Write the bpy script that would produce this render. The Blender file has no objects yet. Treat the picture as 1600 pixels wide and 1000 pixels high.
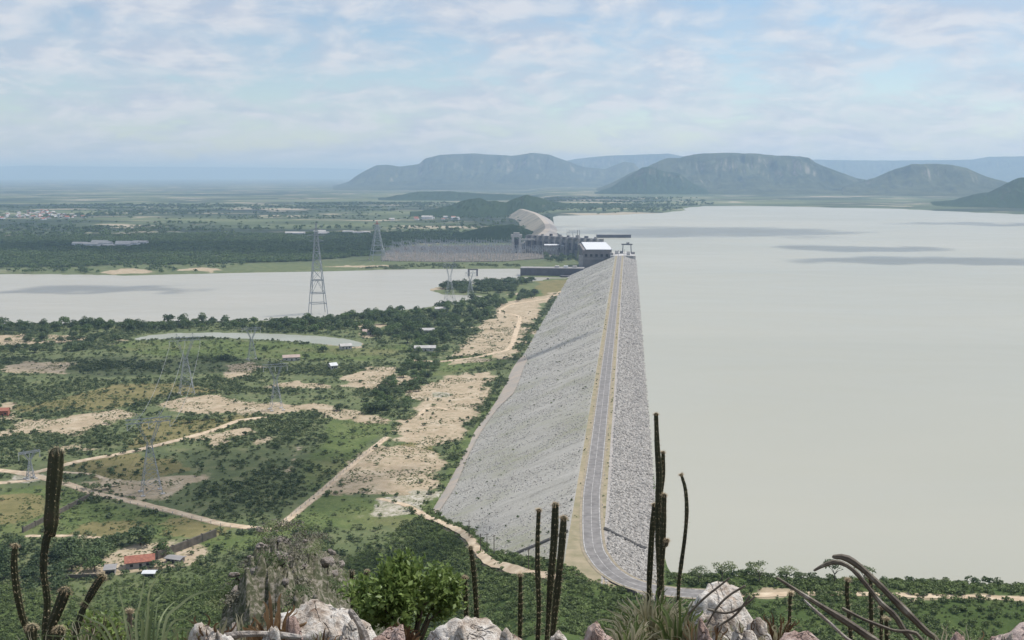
import bpy, bmesh, math, random
import numpy as np
from mathutils import Vector, Matrix, Euler

# ------------------------------------------------------------------ camera, sky, sun, exposure
random.seed(11)
rng = np.random.default_rng(11)
scene = bpy.context.scene
col = scene.collection
FPX = 1700.0                                   # focal length in photo pixels (1600 px wide)
CAMZ = 170.0
PITCH = math.atan(228 / FPX)
YAW = math.atan(183 / (FPX * math.cos(PITCH) + 228 * math.sin(PITCH)))
cam_data = bpy.data.cameras.new('camera')
cam_data.sensor_width = 36.0
cam_data.lens = 36.0 * FPX / 1600.0
cam_data.clip_start = 0.1
cam_data.clip_end = 200000.0
cam = bpy.data.objects.new('camera', cam_data)
cam.location = (0, 0, CAMZ)
cam.rotation_euler = (math.pi / 2 - PITCH, 0, YAW)
col.objects.link(cam)
scene.camera = cam
ROT = Euler(cam.rotation_euler).to_matrix()

SUN_AZ, SUN_EL = math.radians(56), math.radians(58)      # azimuth clockwise from the dam axis (+Y)
SUN_DIR = Vector((math.sin(SUN_AZ) * math.cos(SUN_EL), math.cos(SUN_AZ) * math.cos(SUN_EL), math.sin(SUN_EL)))
sun_data = bpy.data.lights.new('sun', 'SUN')
sun_data.energy = 4.1
sun_data.angle = math.radians(0.53)
sun_data.color = (1.0, 0.97, 0.925)
sun = bpy.data.objects.new('sun', sun_data)
sun.rotation_euler = SUN_DIR.to_track_quat('Z', 'Y').to_euler()
sun.location = (0, 0, 500)
col.objects.link(sun)

world = bpy.data.worlds.new('World')
scene.world = world
world.use_nodes = True
nt = world.node_tree
nt.nodes.clear()


def N(tree, typ, **kw):
    n = tree.nodes.new(typ)
    for k, v in kw.items():
        if k.startswith('i_'):
            n.inputs[k[2:].replace('_', ' ')].default_value = v
        elif k.startswith('n_'):
            n.inputs[int(k[2:])].default_value = v
        else:
            setattr(n, k, v)
    return n


def ramp(tree, stops, fac=None, interp='LINEAR'):
    n = tree.nodes.new('ShaderNodeValToRGB')
    cr = n.color_ramp
    cr.interpolation = interp
    while len(cr.elements) < len(stops):
        cr.elements.new(0.5)
    for e, (p, c) in zip(cr.elements, stops):
        e.position = p
        e.color = (*c, 1) if len(c) == 3 else c
    if fac is not None:
        tree.links.new(fac, n.inputs[0])
    return n.outputs[0]


def mth(tree, op, a, b=None, clamp=False):
    n = tree.nodes.new('ShaderNodeMath')
    n.operation = op
    n.use_clamp = clamp
    for i, v in enumerate((a, b)):
        if v is None:
            continue
        if isinstance(v, (int, float)):
            n.inputs[i].default_value = v
        else:
            tree.links.new(v, n.inputs[i])
    return n.outputs[0]


def vmth(tree, op, a, b=None):
    n = tree.nodes.new('ShaderNodeVectorMath')
    n.operation = op
    for i, v in enumerate((a, b)):
        if v is None:
            continue
        if isinstance(v, (tuple, list)):
            n.inputs[i].default_value = v
        else:
            tree.links.new(v, n.inputs[i])
    return n.outputs[0]


def mixc(tree, fac, a, b, blend='MIX'):
    n = tree.nodes.new('ShaderNodeMix')
    n.data_type = 'RGBA'
    n.blend_type = blend
    n.clamp_factor = True
    for i, v in ((0, fac), (6, a), (7, b)):
        if isinstance(v, (int, float)):
            n.inputs[i].default_value = v
        elif isinstance(v, (tuple, list)):
            n.inputs[i].default_value = (*v, 1) if len(v) == 3 else v
        else:
            tree.links.new(v, n.inputs[i])
    return n.outputs[2]


def noise(tree, vec, scale, detail=4.0, rough=0.55, dist=0.0):
    n = tree.nodes.new('ShaderNodeTexNoise')
    n.inputs['Scale'].default_value = scale
    n.inputs['Detail'].default_value = detail
    n.inputs['Roughness'].default_value = rough
    n.inputs['Distortion'].default_value = dist
    if vec is not None:
        tree.links.new(vec, n.inputs['Vector'])
    return n.outputs[0]


sky = N(nt, 'ShaderNodeTexSky', sky_type='NISHITA', sun_disc=False, sun_elevation=SUN_EL, sun_rotation=SUN_AZ,
        altitude=550.0, air_density=1.0, dust_density=0.35, ozone_density=1.3)
bg_sky = N(nt, 'ShaderNodeBackground', i_Strength=0.115)
nt.links.new(sky.outputs[0], bg_sky.inputs[0])
# a broken layer of fair-weather cloud, laid out on a flat ceiling so it foreshortens towards the horizon
tc = nt.nodes.new('ShaderNodeTexCoord')
sep = nt.nodes.new('ShaderNodeSeparateXYZ')
nt.links.new(tc.outputs['Generated'], sep.inputs[0])
zc = mth(nt, 'ADD', mth(nt, 'MAXIMUM', sep.outputs[2], 0.0), 0.27)
cmb = nt.nodes.new('ShaderNodeCombineXYZ')
nt.links.new(mth(nt, 'DIVIDE', sep.outputs[0], zc), cmb.inputs[0])
nt.links.new(mth(nt, 'DIVIDE', sep.outputs[1], zc), cmb.inputs[1])
cloud_uv = cmb.outputs[0]
n1 = noise(nt, cloud_uv, 5.2, 8.0, 0.60, 0.3)
n2 = noise(nt, cloud_uv, 1.7, 3.0, 0.5)
dens = mth(nt, 'ADD', mth(nt, 'MULTIPLY', n1, 0.62), mth(nt, 'MULTIPLY', n2, 0.46))
cover = ramp(nt, [(0.43, (0, 0, 0)), (0.51, (0.5, 0.5, 0.5)), (0.62, (0.88, 0.88, 0.88))], dens)
# the same layer sampled a little nearer the sun gives each puff a bright and a grey side
off = vmth(nt, 'ADD', cloud_uv, (0.03, 0.055, 0.0))
n3 = noise(nt, off, 5.2, 8.0, 0.60, 0.3)
lit = ramp(nt, [(0.40, (0, 0, 0)), (0.60, (1, 1, 1))], mth(nt, 'ADD', mth(nt, 'SUBTRACT', n1, n3), 0.5))
ccol = mixc(nt, lit, (0.60, 0.67, 0.80), (0.84, 0.86, 0.915))
bg_cl = N(nt, 'ShaderNodeBackground', i_Strength=0.90)
nt.links.new(ccol, bg_cl.inputs[0])
mixs = nt.nodes.new('ShaderNodeMixShader')
nt.links.new(cover, mixs.inputs[0])
nt.links.new(bg_sky.outputs[0], mixs.inputs[1])
nt.links.new(bg_cl.outputs[0], mixs.inputs[2])
wo = nt.nodes.new('ShaderNodeOutputWorld')
nt.links.new(mixs.outputs[0], wo.inputs[0])

scene.view_settings.view_transform = 'Standard'
scene.view_settings.look = 'None'
scene.view_settings.exposure = 0.0
scene.view_settings.gamma = 1.0
scene.view_settings.use_curve_mapping = False
scene.cycles.max_bounces = 5
scene.cycles.diffuse_bounces = 2
scene.cycles.glossy_bounces = 2
scene.cycles.transmission_bounces = 3
scene.cycles.transparent_max_bounces = 8
scene.cycles.volume_bounces = 1
scene.cycles.sample_clamp_indirect = 4.0


# ------------------------------------------------------------------ pixel -> world
def ray(px, py):
    return ROT @ Vector(((px - 800) / FPX, (500 - py) / FPX, -1))


def at(px, py, z=0.0):
    """point where the sight line through a photo pixel meets the level z"""
    d = ray(px, py)
    t = (z - CAMZ) / d.z
    return Vector((d.x * t, d.y * t, z))


def at_r(px, py, r):
    """point on the sight line at horizontal distance r"""
    d = ray(px, py)
    t = r / math.hypot(d.x, d.y)
    return Vector((d.x * t, d.y * t, CAMZ + d.z * t))


def mpp(r):
    return r / FPX * 0.99


# ------------------------------------------------------------------ numpy noise and polygons
def _hash(ix, iy, seed):
    h = (ix.astype(np.int64) * 374761393 + iy.astype(np.int64) * 668265263 + seed * 974634777) & 0xFFFFFFFF
    h = ((h ^ (h >> 13)) * 1274126177) & 0xFFFFFFFF
    return ((h ^ (h >> 16)) & 0xFFFF) / 65535.0


def vnoise(x, y, seed=0):
    x = np.asarray(x, float); y = np.asarray(y, float)
    ix = np.floor(x); iy = np.floor(y)
    fx = x - ix; fy = y - iy
    fx = fx * fx * (3 - 2 * fx); fy = fy * fy * (3 - 2 * fy)
    a = _hash(ix, iy, seed); b = _hash(ix + 1, iy, seed)
    c = _hash(ix, iy + 1, seed); d = _hash(ix + 1, iy + 1, seed)
    return (a * (1 - fx) + b * fx) * (1 - fy) + (c * (1 - fx) + d * fx) * fy


def fbm(x, y, seed=0, oct=4, gain=0.5):
    s = 0; a = 1; t = 0
    for k in range(oct):
        s = s + a * vnoise(x * 2 ** k + 17.3 * k, y * 2 ** k - 9.1 * k, seed + k)
        t += a; a *= gain
    return s / t


def sstep(a, b, v):
    t = np.clip((v - a) / (b - a), 0, 1)
    return t * t * (3 - 2 * t)


def poly_sd(x, y, poly, maxd):
    """signed distance to a polygon (negative inside), clipped at maxd outside"""
    P = np.asarray(poly, float)
    out = np.full(x.shape, float(maxd))
    m = (x > P[:, 0].min() - maxd) & (x < P[:, 0].max() + maxd) & (y > P[:, 1].min() - maxd) & (y < P[:, 1].max() + maxd)
    if not m.any():
        return out
    xs = x[m]; ys = y[m]
    d2 = np.full(xs.shape, 1e18); ins = np.zeros(xs.shape, bool)
    for i in range(len(P)):
        x0, y0 = P[i]; x1, y1 = P[(i + 1) % len(P)]
        ex, ey = x1 - x0, y1 - y0
        L = ex * ex + ey * ey + 1e-12
        t = np.clip(((xs - x0) * ex + (ys - y0) * ey) / L, 0, 1)
        d2 = np.minimum(d2, (xs - x0 - t * ex) ** 2 + (ys - y0 - t * ey) ** 2)
        if y0 != y1:
            c = ((y0 > ys) != (y1 > ys)) & (xs < ex * (ys - y0) / ey + x0)
            ins ^= c
    d = np.sqrt(d2)
    out[m] = np.minimum(np.where(ins, -d, d), maxd)
    return out


def line_d(x, y, line, maxd):
    P = np.asarray(line, float)
    out = np.full(x.shape, float(maxd))
    m = (x > P[:, 0].min() - maxd) & (x < P[:, 0].max() + maxd) & (y > P[:, 1].min() - maxd) & (y < P[:, 1].max() + maxd)
    if not m.any():
        return out
    xs = x[m]; ys = y[m]
    d2 = np.full(xs.shape, float(maxd) ** 2)
    for i in range(len(P) - 1):
        x0, y0 = P[i]; x1, y1 = P[i + 1]
        ex, ey = x1 - x0, y1 - y0
        L = ex * ex + ey * ey + 1e-12
        t = np.clip(((xs - x0) * ex + (ys - y0) * ey) / L, 0, 1)
        d2 = np.minimum(d2, (xs - x0 - t * ex) ** 2 + (ys - y0 - t * ey) ** 2)
    out[m] = np.sqrt(d2)
    return out


def rough_line(pts, it=3, amp=0.12, seed=1):
    r = random.Random(seed)
    pts = [Vector(p[:2]) for p in pts]
    for k in range(it):
        new = []
        for a, b in zip(pts[:-1], pts[1:]):
            d = b - a
            n = Vector((-d.y, d.x))
            new += [a, (a + b) / 2 + n * r.uniform(-amp, amp)]
        pts = new + [pts[-1]]
    return [tuple(p) for p in pts]


def smooth_line(pts, n=8):
    """Catmull-Rom through the points"""
    P = [Vector(p) for p in pts]
    P = [P[0] * 2 - P[1]] + P + [P[-1] * 2 - P[-2]]
    out = []
    for i in range(1, len(P) - 2):
        p0, p1, p2, p3 = P[i - 1:i + 3]
        for k in range(n):
            t = k / n
            out.append(0.5 * ((2 * p1) + (p2 - p0) * t + (2 * p0 - 5 * p1 + 4 * p2 - p3) * t * t + (3 * p1 - p0 - 3 * p2 + p3) * t ** 3))
    out.append(P[-2])
    return out


# ------------------------------------------------------------------ object helpers
def mesh_np(name, verts, faces, mat=None, smooth=False):
    """faces: (n,3) or (n,4) int array or list of lists"""
    me = bpy.data.meshes.new(name)
    if isinstance(faces, np.ndarray):
        v = np.asarray(verts, np.float32)
        k = faces.shape[1]
        me.vertices.add(len(v)); me.vertices.foreach_set('co', v.ravel())
        me.loops.add(faces.size); me.loops.foreach_set('vertex_index', faces.astype(np.int32).ravel())
        me.polygons.add(len(faces))
        me.polygons.foreach_set('loop_start', np.arange(0, faces.size, k, dtype=np.int32))
        me.update(calc_edges=True)
        me.validate()
    else:
        me.from_pydata([tuple(p) for p in verts], [], [tuple(f) for f in faces])
        me.update()
    if smooth:
        me.polygons.foreach_set('use_smooth', np.ones(len(me.polygons), bool))
    if mat is not None:
        me.materials.append(mat)
    return me


def obj(name, data, parent=None, loc=None, rotz=None, label=None, cat=None, group=None, kind=None, scale=None):
    o = bpy.data.objects.new(name, data)
    col.objects.link(o)
    if parent is not None:
        o.parent = parent
    if loc is not None:
        o.location = loc
    if rotz is not None:
        o.rotation_euler = (0, 0, rotz) if not isinstance(rotz, (tuple, list)) else rotz
    if scale is not None:
        o.scale = scale if isinstance(scale, (tuple, list, Vector)) else (scale,) * 3
    if label: o['label'] = label
    if cat: o['category'] = cat
    if group: o['group'] = group
    if kind: o['kind'] = kind
    return o


def thing(name, label, cat, loc=(0, 0, 0), rotz=0.0, group=None, scale=None):
    o = obj(name, None, None, loc, rotz, label, cat, group, None, scale)
    o.empty_display_size = 0.5
    return o


class MB:
    """collects shapes, links them as ONE mesh"""
    def __init__(self):
        self.v = []; self.f = []

    def add(self, vs, fs):
        b = len(self.v)
        self.v += [tuple(p) for p in vs]
        self.f += [tuple(i + b for i in f) for f in fs]
        return self

    def box(self, c, s, rz=0.0, m=None):
        hx, hy, hz = s[0] / 2, s[1] / 2, s[2] / 2
        vs = [Vector((x, y, z)) for z in (-hz, hz) for x, y in ((-hx, -hy), (hx, -hy), (hx, hy), (-hx, hy))]
        if rz:
            r = Matrix.Rotation(rz, 3, 'Z'); vs = [r @ p for p in vs]
        if m is not None:
            vs = [m @ p for p in vs]
        vs = [p + Vector(c) for p in vs]
        return self.add(vs, [(3, 2, 1, 0), (4, 5, 6, 7), (0, 1, 5, 4), (1, 2, 6, 5), (2, 3, 7, 6), (3, 0, 4, 7)])

    def prism(self, poly, z0, z1):
        """vertical prism over a counter-clockwise xy polygon"""
        n = len(poly)
        vs = [(p[0], p[1], z0) for p in poly] + [(p[0], p[1], z1) for p in poly]
        fs = [tuple(range(n - 1, -1, -1)), tuple(range(n, 2 * n))]
        fs += [(i, (i + 1) % n, n + (i + 1) % n, n + i) for i in range(n)]
        return self.add(vs, fs)

    def bar(self, a, b, w, h=None):
        """square bar from a to b"""
        a = Vector(a); b = Vector(b); h = h or w
        d = (b - a)
        if d.length < 1e-6: return self
        d.normalize()
        up = Vector((0, 0, 1)) if abs(d.z) < 0.95 else Vector((1, 0, 0))
        x = d.cross(up).normalized() * w / 2; y = d.cross(x).normalized() * h / 2
        vs = [p + s for p in (a, b) for s in (-x - y, x - y, x + y, -x + y)]
        return self.add(vs, [(0, 1, 2, 3), (7, 6, 5, 4), (0, 4, 5, 1), (1, 5, 6, 2), (2, 6, 7, 3), (3, 7, 4, 0)])

    def tube(self, pts, rad, n=8, cap=True):
        pts = [Vector(p) for p in pts]
        if isinstance(rad, (int, float)): rad = [rad] * len(pts)
        vs = []; fs = []
        ref = None
        for i, p in enumerate(pts):
            d = (pts[min(i + 1, len(pts) - 1)] - pts[max(i - 1, 0)]).normalized()
            if ref is None:
                ref = Vector((1, 0, 0)) if abs(d.x) < 0.8 else Vector((0, 1, 0))
            x = (ref - d * ref.dot(d)).normalized(); ref = x
            y = d.cross(x)
            for k in range(n):
                a = 2 * math.pi * k / n
                vs.append(p + (x * math.cos(a) + y * math.sin(a)) * rad[i])
        for i in range(len(pts) - 1):
            for k in range(n):
                fs.append((i * n + k, i * n + (k + 1) % n, (i + 1) * n + (k + 1) % n, (i + 1) * n + k))
        if cap:
            fs.append(tuple(range(n - 1, -1, -1)))
            fs.append(tuple(range((len(pts) - 1) * n, len(pts) * n)))
        return self.add(vs, fs)

    def mesh(self, name, mat, smooth=False):
        return mesh_np(name, self.v, self.f, mat, smooth)

    def build(self, name, mat, parent=None, smooth=False, **kw):
        return obj(name, self.mesh(name, mat, smooth), parent, **kw)


def strip(line, w, zf, off=0.0):
    """flat ribbon along an xy line; zf(x, y) or a number gives its level; off shifts it sideways"""
    P = [Vector((p[0], p[1])) for p in line]
    vs = []; fs = []
    for i, p in enumerate(P):
        d = (P[min(i + 1, len(P) - 1)] - P[max(i - 1, 0)]).normalized()
        n = Vector((d.y, -d.x))
        for s in (-w / 2, w / 2):
            q = p + n * (s + off)
            vs.append((q.x, q.y, zf(q.x, q.y) if callable(zf) else zf))
    for i in range(len(P) - 1):
        fs.append((2 * i, 2 * i + 1, 2 * i + 3, 2 * i + 2))
    return vs, fs


# ------------------------------------------------------------------ materials
def new_mat(name):
    m = bpy.data.materials.new(name)
    m.use_nodes = True
    t = m.node_tree
    t.nodes.clear()
    out = t.nodes.new('ShaderNodeOutputMaterial')
    b = t.nodes.new('ShaderNodeBsdfPrincipled')
    t.links.new(b.outputs[0], out.inputs[0])
    return m, t, b


def mat_simple(name, c1, c2=None, scale=1.0, rough=0.8, spec=0.3, bump=0.0, bscale=None, detail=5.0, rnd=0.0, lo=0.35, hi=0.65, metal=0.0):
    m, t, b = new_mat(name)
    tcn = t.nodes.new('ShaderNodeTexCoord')
    v = tcn.outputs['Object']
    c2 = c2 or tuple(x * 0.7 for x in c1)
    f = noise(t, v, scale, detail)
    c = ramp(t, [(lo, c2), (hi, c1)], f)
    if rnd:
        oi = t.nodes.new('ShaderNodeObjectInfo')
        k = mth(t, 'ADD', mth(t, 'MULTIPLY', oi.outputs['Random'], 2 * rnd), 1 - rnd)
        c = vmth(t, 'SCALE', c); t.nodes[-1].inputs['Scale'].default_value = 1
        t.links.new(k, t.nodes[-1].inputs['Scale'])
    t.links.new(c, b.inputs['Base Color'])
    b.inputs['Roughness'].default_value = rough
    b.inputs['Specular IOR Level'].default_value = spec
    b.inputs['Metallic'].default_value = metal
    if bump:
        bn = t.nodes.new('ShaderNodeBump')
        bn.inputs['Strength'].default_value = bump
        bn.inputs['Distance'].default_value = 0.1
        t.links.new(noise(t, v, bscale or scale * 4, 5.0), bn.inputs['Height'])
        t.links.new(bn.outputs[0], b.inputs['Normal'])
    return m


def mat_leaf(name, c1, c2, scale=0.6, rnd=0.3, trans=0.25, rough=0.6):
    """leaf mass: colour varies through the crown and from plant to plant, some light passes through"""
    m = bpy.data.materials.new(name)
    m.use_nodes = True
    t = m.node_tree
    t.nodes.clear()
    out = t.nodes.new('ShaderNodeOutputMaterial')
    b = t.nodes.new('ShaderNodeBsdfPrincipled')
    tr = t.nodes.new('ShaderNodeBsdfTranslucent')
    mx = t.nodes.new('ShaderNodeMixShader')
    mx.inputs[0].default_value = trans
    tcn = t.nodes.new('ShaderNodeTexCoord')
    oi = t.nodes.new('ShaderNodeObjectInfo')
    f = noise(t, tcn.outputs['Object'], scale, 4.0, 0.65)
    g = mth(t, 'ADD', f, mth(t, 'MULTIPLY', mth(t, 'SUBTRACT', oi.outputs['Random'], 0.5), rnd))
    c = ramp(t, [(0.3, c2), (0.7, c1)], g)
    t.links.new(c, b.inputs['Base Color'])
    t.links.new(c, tr.inputs['Color'])
    b.inputs['Roughness'].default_value = rough
    b.inputs['Specular IOR Level'].default_value = 0.2
    t.links.new(b.outputs[0], mx.inputs[1])
    t.links.new(tr.outputs[0], mx.inputs[2])
    t.links.new(mx.outputs[0], out.inputs[0])
    return m
# ------------------------------------------------------------------ layout of land and water
LAKE_Z, RIVER_Z, CREST_Z = 26.0, -1.5, 33.0
AX = -14.0                                     # dam axis
DAM_Y0, DAM_Y1 = 300.0, 1846.0


def pl(pts, z=0.0):
    return [tuple(at(px, py, z)[:2]) for px, py in pts]


near_shore = pl([(1016, 900), (1032, 909), (1070, 906), (1110, 903), (1150, 906), (1200, 908), (1260, 909), (1330, 910), (1400, 912), (1470, 914), (1530, 918), (1600, 920), (1750, 926), (1950, 935)], LAKE_Z)
far_shore = pl([(2300, 340), (1900, 336), (1700, 336), (1600, 335), (1530, 332), (1480, 330), (1400, 326), (1300, 324), (1200, 322), (1100, 322), (1065, 325), (1072, 328.5), (1030, 333), (960, 336), (872, 337)], LAKE_Z)
dam_side = [(-255.0, 3700.0), (-184.0, 2740.0), (-40.0, 1870.0), (12.0, 1840.0), (12.0, 340.0)]
LAKE = rough_line(near_shore, 3, 0.07, 3) + [tuple(at(2600, 700, LAKE_Z)[:2])] + rough_line(far_shore, 2, 0.05, 4) + dam_side
far_bank = pl([(-900, 432), (-300, 430), (0, 427), (80, 427), (200, 429), (320, 426), (400, 424), (520, 422), (600, 420), (700, 419), (813, 418)])
near_bank = pl([(860, 434), (838, 438), (780, 440.5), (720, 443), (690, 446), (672, 452), (690, 458), (730, 459.5), (762, 460), (742, 464), (700, 473), (660, 480), (600, 485), (520, 494), (420, 499), (300, 502), (150, 504), (0, 507), (-300, 512), (-900, 520)])
RIVER = rough_line(far_bank, 2, 0.03, 5) + pl([(813, 431), (905, 433)]) + rough_line(near_bank, 2, 0.06, 6)
POND = pl([(208, 528), (235, 522.5), (270, 519.5), (330, 518.5), (430, 520.5), (500, 524), (545, 529), (568, 535), (563, 541), (540, 541), (500, 536.5), (430, 531), (380, 528.5), (330, 527), (270, 527.5), (240, 530), (215, 531.5)])

# asphalt road on the crest, curving off to the right at the near abutment; a dirt road takes over beyond
road_ctrl = [(AX, 1850), (AX, 1600), (AX, 1400), (AX, 1100), (AX, 800), (AX, 600), (AX, 500), (AX, 450)] + [tuple(at(px, py, CREST_Z)[:2]) for px, py in ((926, 845), (936, 872), (957, 895), (992, 913), (1050, 925), (1130, 930))]
ROAD = [(p.x, p.y) for p in smooth_line([Vector((x, y, 0)) for x, y in road_ctrl], 10)]
shore_ctrl = [tuple(at(px, py, CREST_Z)[:2]) for px, py in ((1130, 930), (1200, 929), (1300, 927), (1400, 930), (1500, 932), (1600, 936), (1750, 948), (1900, 960))]
SHORE_ROAD = [(p.x, p.y) for p in smooth_line([Vector((x, y, 0)) for x, y in shore_ctrl], 6)]

S_PHI = [-180, -60, -30, -15, -12.6, -10, -8, -5.2, -2.2, 1, 6, 20, 30, 60, 180]
S_VAL = [400, 260, 146, 150, 155, 176, 206, 238, 248, 234, 228, 224, 220, 300, 400]
SPUR_PHI = math.radians(-18.4)
SPUR_S = [0, 5, 9, 16, 25, 45, 60, 72, 90, 130]
SPUR_Z = [166.0, 165.2, 164.4, 162.2, 159.2, 154.4, 149.4, 143.5, 124.0, 60.0]


def spur_z(x, y):
    s = x * math.sin(SPUR_PHI) + y * math.cos(SPUR_PHI)
    c = x * math.cos(SPUR_PHI) - y * math.sin(SPUR_PHI)
    top = np.interp(s, SPUR_S, SPUR_Z)
    cc = c - 0.25 * np.sin(s * 0.13)
    w = 0.3 + 0.018 * s
    k = np.where(cc < 0, 2.2, 1.25)
    z = top - k * np.maximum(0, np.abs(cc) - w)
    z = z + (np.abs(fbm(x / 1.9, y / 1.9, 41, 5, 0.65) - 0.5) - 0.12) * 6.0 * sstep(8, 30, s)
    return np.where((s > 2) & (s < 128), z, -50.0)


def dam_end(x):
    """where the hillside takes over from the embankment"""
    return np.interp(x, [-98, -66, -52, -36, -14, 10], [528, 462, 421, 387, 358, 345]) + 6 * (fbm(x / 9.0, x * 0, 44, 3) - 0.5)


def ground_z(x, y, lake=True):
    x = np.asarray(x, float); y = np.asarray(y, float)
    shp = x.shape
    x = x.ravel(); y = y.ravel()
    r = np.hypot(x, y)
    phi = np.degrees(np.arctan2(x, y))
    plain = (fbm(x / 140.0, y / 140.0, 2, 4) - 0.5) * 3.0 * sstep(300, 700, r)
    u = x + 0.0845 * y
    plain = plain + 30.5 * sstep(-150, 150, u) * sstep(3600, 4200, y)
    # ground under the embankment steps up to the lake side
    under = np.clip((x + 100) / 110.0, 0, 1) * 20.0 * sstep(1920, 1850, y) * sstep(200, 320, y) * (x < 400)
    plain = np.maximum(plain, np.where(u > -300, under, 0) * (under > 0) + plain * (under <= 0))
    S = np.interp(phi, S_PHI, S_VAL)
    hill = 168.0 * np.exp(-r / S) - 6.0
    hill = hill + (fbm(x / 45.0, y / 45.0, 7, 4) - 0.5) * np.clip(hill * 0.35, 0, 9)
    near = 168.30 - 0.45 * np.maximum(0, r - 3.6) - 0.65 * np.maximum(0, r - 5.9) + (fbm(x / 0.9, y / 0.9, 9, 3) - 0.5) * 0.25 * sstep(2.5, 4.0, r)
    hill = np.maximum(hill, near)
    hill = np.maximum(hill, spur_z(x, y))
    z = np.maximum(plain, hill)
    k = 3.0
    h = np.clip(0.5 + 0.5 * (hill - plain) / k, 0, 1)
    z = np.where(r > 150, plain * (1 - h) + hill * h + k * h * (1 - h), z)
    # river, pond, lake beds
    sd = poly_sd(x, y, RIVER, 60)
    z = np.where(sd < 60, np.where(sd > 0, np.minimum(z, -1.25 + 0.14 * sd), -1.75 + np.maximum(sd, -30) * 0.05), z)
    sd = poly_sd(x, y, POND, 20)
    z = np.where(sd < 20, np.where(sd > 0, np.minimum(z, -0.35 + 0.12 * sd), -0.75 + np.maximum(sd, -20) * 0.04), z)
    sd = poly_sd(x, y, LAKE, 150)
    z = np.where(sd < 0, 25.7 + np.maximum(sd, -60) * 0.1, np.where((sd < 150) & (z > 26.0), np.minimum(z, 26.25 + 0.3 * sd), z))
    z = np.where((sd > 0) & (sd < 30) & (x > 20) & (y < 1000), np.maximum(z, 26.25 + 0.1 * sd), z)
    # grading for the road at the abutment
    for line, half in ((ROAD[58:], 7.0), (SHORE_ROAD, 4.0)):
        d = line_d(x, y, line, 32)
        f = sstep(32, half, d)
        z = z * (1 - f) + (CREST_Z - 0.12) * f
    top = np.interp(x, [-101, -98, -21, -7, 5, 9, 26], [-0.5, 0.0, 33.0, 33.0, 28.5, 28.0, 20.0])
    yb = dam_end(x)
    m = (x > -97) & (x < 13) & (y > 300) & (y < 1850)
    z = np.where(m, np.minimum(z, np.where(y > yb - 8, top - 0.9 + 0.55 * np.maximum(0, yb + 5 - y), 1e9)), z)
    dr = line_d(x, y, ROAD, 30)
    z = np.where(m & (y < yb - 2) & (dr > 6.5), np.maximum(z, top + np.minimum(0.2 * (yb - 2 - y), 1.5)), z)
    return z.reshape(shp)


def gz(x, y):
    return float(ground_z(np.array([x]), np.array([y]))[0])


def drop(px, py, guess=0.0, it=6):
    """ground point under a photo pixel"""
    z = guess
    for k in range(it):
        p = at(px, py, z)
        z = 0.5 * z + 0.5 * gz(p.x, p.y) if k else gz(p.x, p.y)
    p = at(px, py, z)
    return Vector((p.x, p.y, gz(p.x, p.y)))


# ---- ground cover zones, each traced on the ground it covers
Z_SAND = [
    [(600, 694), (622, 664), (655, 615), (692, 588), (742, 582), (778, 577), (770, 612), (745, 655), (722, 690), (690, 700), (650, 692)],
    [(780, 474), (812, 468), (868, 457), (872, 462), (846, 478), (834, 500), (812, 540), (790, 552), (742, 556), (690, 560), (715, 545), (745, 512), (765, 495)],
    [(552, 712), (584, 692), (640, 697), (692, 702), (700, 725), (690, 760), (668, 777), (630, 780), (500, 772)],
    [(225, 634), (262, 624), (330, 618), (402, 630), (500, 630), (520, 638), (430, 648), (300, 650), (252, 642)],
    [(96, 742), (150, 750), (215, 752), (262, 745), (322, 742), (340, 748), (290, 760), (270, 785), (205, 787), (150, 768)],
    [(0, 664), (40, 655), (110, 646), (190, 640), (215, 646), (190, 660), (150, 672), (120, 684), (40, 678), (0, 682)],
    [(0, 572), (50, 564), (130, 566), (120, 576), (100, 586), (30, 584), (0, 580)],
    [(342, 588), (350, 570), (390, 566), (410, 572), (392, 584), (362, 596)],
    [(60, 700), (120, 690), (180, 700), (150, 706), (90, 708)],
    [(388, 692), (402, 682), (440, 680), (432, 692), (400, 698)],
    [(458, 690), (474, 684), (480, 702), (466, 720), (456, 745), (438, 765), (446, 735)],
    [(0, 640), (12, 630), (28, 640), (22, 655), (0, 652)],
    [(92, 906), (112, 880), (165, 868), (205, 850), (262, 846), (322, 846), (340, 862), (332, 886), (250, 900), (150, 908)],
    [(148, 424), (200, 419), (245, 421), (236, 427), (170, 428)], [(268, 422), (320, 417), (352, 420), (330, 425)],
    [(480, 419), (540, 415), (600, 414), (640, 416), (600, 418)],
    [(500, 640), (545, 640), (600, 652), (610, 662), (560, 660), (510, 652)],
    [(0, 525), (40, 521), (60, 530), (20, 536)], [(180, 498), (225, 495), (232, 502), (190, 505)],
    [(735, 560), (790, 551), (812, 540), (818, 545), (800, 560), (760, 565), (700, 570)],
    [(600, 585), (625, 583), (632, 590), (604, 597)], [(545, 588), (585, 582), (590, 590), (550, 600)],
    [(60, 838), (110, 836), (112, 840), (60, 843)],
    [(560, 522), (590, 519), (596, 526), (566, 529)],
]
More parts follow.
